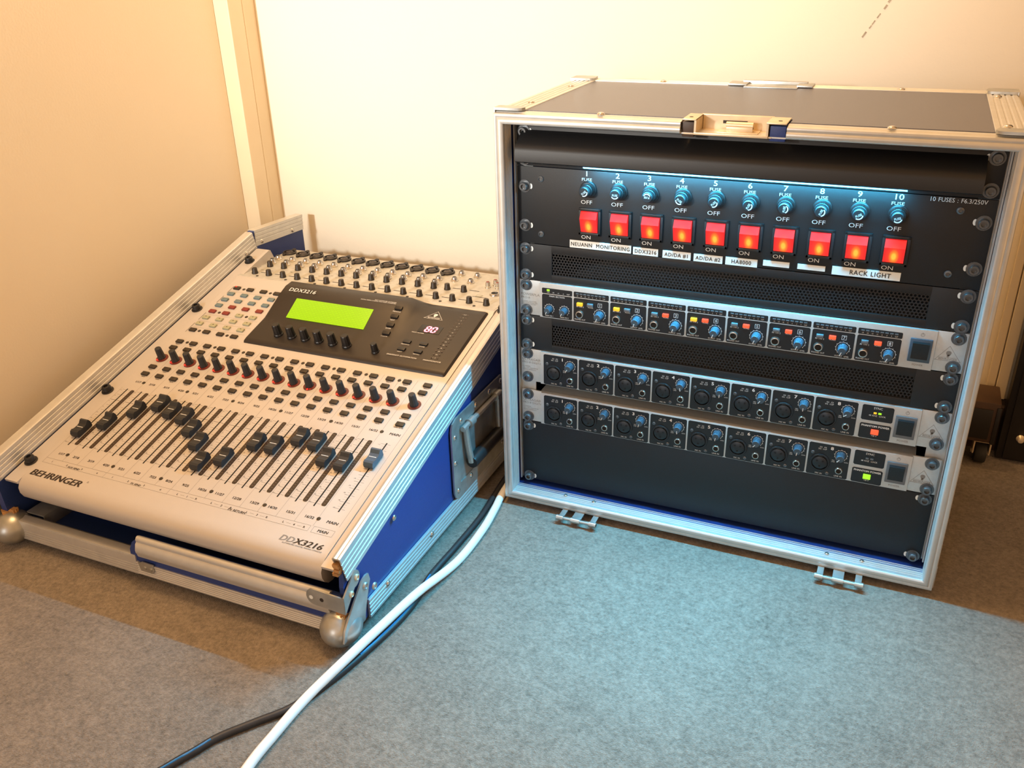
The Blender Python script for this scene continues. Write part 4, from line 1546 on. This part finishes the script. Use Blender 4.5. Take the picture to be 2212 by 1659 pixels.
def rplate(y0, y1, z0, z1, c, hole, x, t):
    g = G()
    out = [(y0 + c, z0), (y1 - c, z0), (y1 - c * .3, z0 + c * .3), (y1, z0 + c), (y1, z1 - c), (y1 - c * .3, z1 - c * .3), (y1 - c, z1), (y0 + c, z1), (y0 + c * .3, z1 - c * .3),
           (y0, z1 - c), (y0, z0 + c), (y0 + c * .3, z0 + c * .3)]
    hy0, hy1, hz0, hz1 = hole
    inn = [(hy0, hz0), (hy1, hz0), (hy1, hz0), (hy1, hz0), (hy1, hz1), (hy1, hz1), (hy1, hz1), (hy0, hz1), (hy0, hz1), (hy0, hz1), (hy0, hz0), (hy0, hz0)]
    n = 12
    vs = [(x + t, a, b) for a, b in out] + [(x + t, a, b) for a, b in inn] + [(x, a, b) for a, b in out] + [(x - 6, a, b) for a, b in inn]
    fs = []
    for i in range(n):
        j = (i + 1) % n
        fs.append((i, j, n + j, n + i))
        fs.append((i, 2 * n + i, 2 * n + j, j))
        fs.append((n + i, n + j, 3 * n + j, 3 * n + i))
    return g.add(vs, fs)


hplate = cs('handle_plate', rplate(y0, y1, z0, z1, 13, hole, HX, 2.2), 'zinc', smooth=30)
obj('handle_recess', G().box(HX + .3, HX + .9, hole[0], hole[1], hole[2], hole[3]), 'zinc', hplate)
hl = G()
for y in (-66, 30):
    hl.tube([(HX + 5, y, 100), (HX + 6, y + (2 if y < 0 else -2), 76), (HX + 8, y + (6 if y < 0 else -6), 48)], 4.2, 10)
hl.tube([(HX + 5, -74, 101), (HX + 5, 38, 101)], 3.6, 10)
for y in (-58, 20):
    hl.lathe([(6, 0), (6, 12)], 12, T(HX + 5, y, 101) @ Matrix.Rotation(-PI / 2, 4, 'X'))
hbar = obj('drop_handle', hl, 'zinc', hplate)
obj('hand_grip', G().lathe([(7.5, 0), (8.4, 3), (8.4, 85), (7.5, 88)], 16, T(HX + 9, -62, 48) @ Matrix.Rotation(-PI / 2, 4, 'X')), 'black', hbar)
for y, z in ((-90, 97), (-92, 62), (-88, 20), (-52, 22), (-72, 112), (-30, 113), (10, 113), (45, 113), (45, 20)):
    obj('rivet', rv, None, hplate, (HX + 2.2, y, z), RX)

# ================================================================== CABLES
def smooth_path(pts, n=8):
    out = []
    P = [Vector(p) for p in pts]
    P = [P[0] * 2 - P[1]] + P + [P[-1] * 2 - P[-2]]
    for i in range(1, len(P) - 2):
        for k in range(n):
            t = k / n
            a, b, c, d = P[i - 1], P[i], P[i + 1], P[i + 2]
            out.append(.5 * ((2 * b) + (c - a) * t + (2 * a - 5 * b + 4 * c - d) * t * t + (3 * b - a - 3 * c + d) * t ** 3))
    out.append(P[-2])
    return out


wpts = [(-40, 330), (-34, 200), (-30, 80), (-24, -15), (-18, -57), (-13, -107), (-14, -174), (-24, -247), (-33, -306), (-41, -365), (-54, -420), (-55, -469), (-54, -507), (-44, -580), (-20, -700), (10, -900)]
rz = 5.0
wz = []
for x, y in wpts:
    z = -FLOOR + rz
    wz.append((x, y, z))
CB = Vector((-54, -507, -FLOOR))
wc = G().tube(smooth_path([(x, y, z + (8.4 if -395 < y < -180 else 0)) for x, y, z in wz]), rz, 14)
tag(obj('white_cable', wc, 'whitecable', smooth=60), 'thick white power cable lying on the carpet between console and rack', 'cable')
bpts = [(-44, 300), (-40, 120), (-36, 20), (-32, -32), (-28, -82), (-29, -145), (-31, -207), (-26, -249), (-27, -290), (-35, -343), (-45, -388), (-60, -432), (-82, -462), (-102, -489), (-112, -511), (-123, -535), (-150, -600), (-180, -760), (-190, -900)]
bl = thing('black_cable', 'thin black cable with a blue stripe running beside the white cable', 'cable', (-32, -207, -FLOOR))
BR = Vector((-32, -207, -FLOOR))
path = smooth_path([(x, y, -FLOOR + 3.9) for x, y in bpts])
obj('sheath', G().tube(path, 3.9, 12), 'blackcable', bl, -BR, smooth=60)
stp = [p + Vector((.6, -1.0, 3.0)) for p in path if -350 < p.y < -205 or p.y < -492]
seg1 = [p for p in stp if p.y > -400]
seg2 = [p for p in stp if p.y < -400]
sg_ = G()
for sq in (seg1, seg2):
    if len(sq) > 2:
        sg_.tube(sq, 1.25, 6)
obj('blue_stripe', sg_, 'bluestripe', bl, -BR, smooth=60)

# ================================================================== FAR RIGHT: LOW CASE ON CASTORS AND BLACK CABINET
lc = thing('castor_case', 'low dark case on castors standing behind the rack', 'case', (480, 310, -FLOOR))
LB = Vector((480, 310, -FLOOR))
obj('body', G().box(400, 563, 283, 340, 16, 76, 2), 'skirt', lc, -LB)
obj('corner_edge', G().box(559, 564.5, 281.5, 286, 15, 70, .8), 'cabinet', lc, -LB)
obj('front_board', G().box(408, 555, 281, 283.4, 22, 66, .6), 'cabinet', lc, -LB)
for x in (420, 553):
    w = G()
    w.lathe([(4, 0), (14, .8), (15.5, 3), (15.5, 13), (14, 15.2), (4, 16)], 20, T(x - 8, 304, -FLOOR + 15.5) @ Matrix.Rotation(PI / 2, 4, 'Y'))
    wh = obj('castor', w, 'rubber', lc, -LB)
    f = G()
    f.box(x - 11, x - 9, 294, 314, -8, 15, .5).box(x + 9, x + 11, 294, 314, -8, 15, .5).box(x - 12, x + 12, 290, 318, 12, 16.5, .5)
    f.lathe([(3, 0), (3, 24)], 10, T(x - 12, 304, -FLOOR + 15.5) @ Matrix.Rotation(PI / 2, 4, 'Y'))
    obj('castor_fork', f, 'brass', wh)
cb = thing('black_cabinet', 'tall black cabinet against the wall at the right edge', 'cabinet', (720, 380, -FLOOR))
KB = Vector((720, 380, -FLOOR))
obj('body', G().box(574, 1000, 318, 341.5, -FLOOR + 2, 1500, 1.5), 'cabinet', cb, -KB)
obj('door', G().box(582, 994, 313, 318, -FLOOR + 6, 1490, 1.2), 'cabinet', cb, -KB)
kn_ = G().lathe([(9, 0), (10, 2), (8, 5), (6, 8), (7.5, 12), (6, 15), (2, 16)], 20, T(598, 313, 16) @ FR @ Matrix.Scale(.55, 4))
obj('door_stop', kn_, 'brass', cb, -KB)
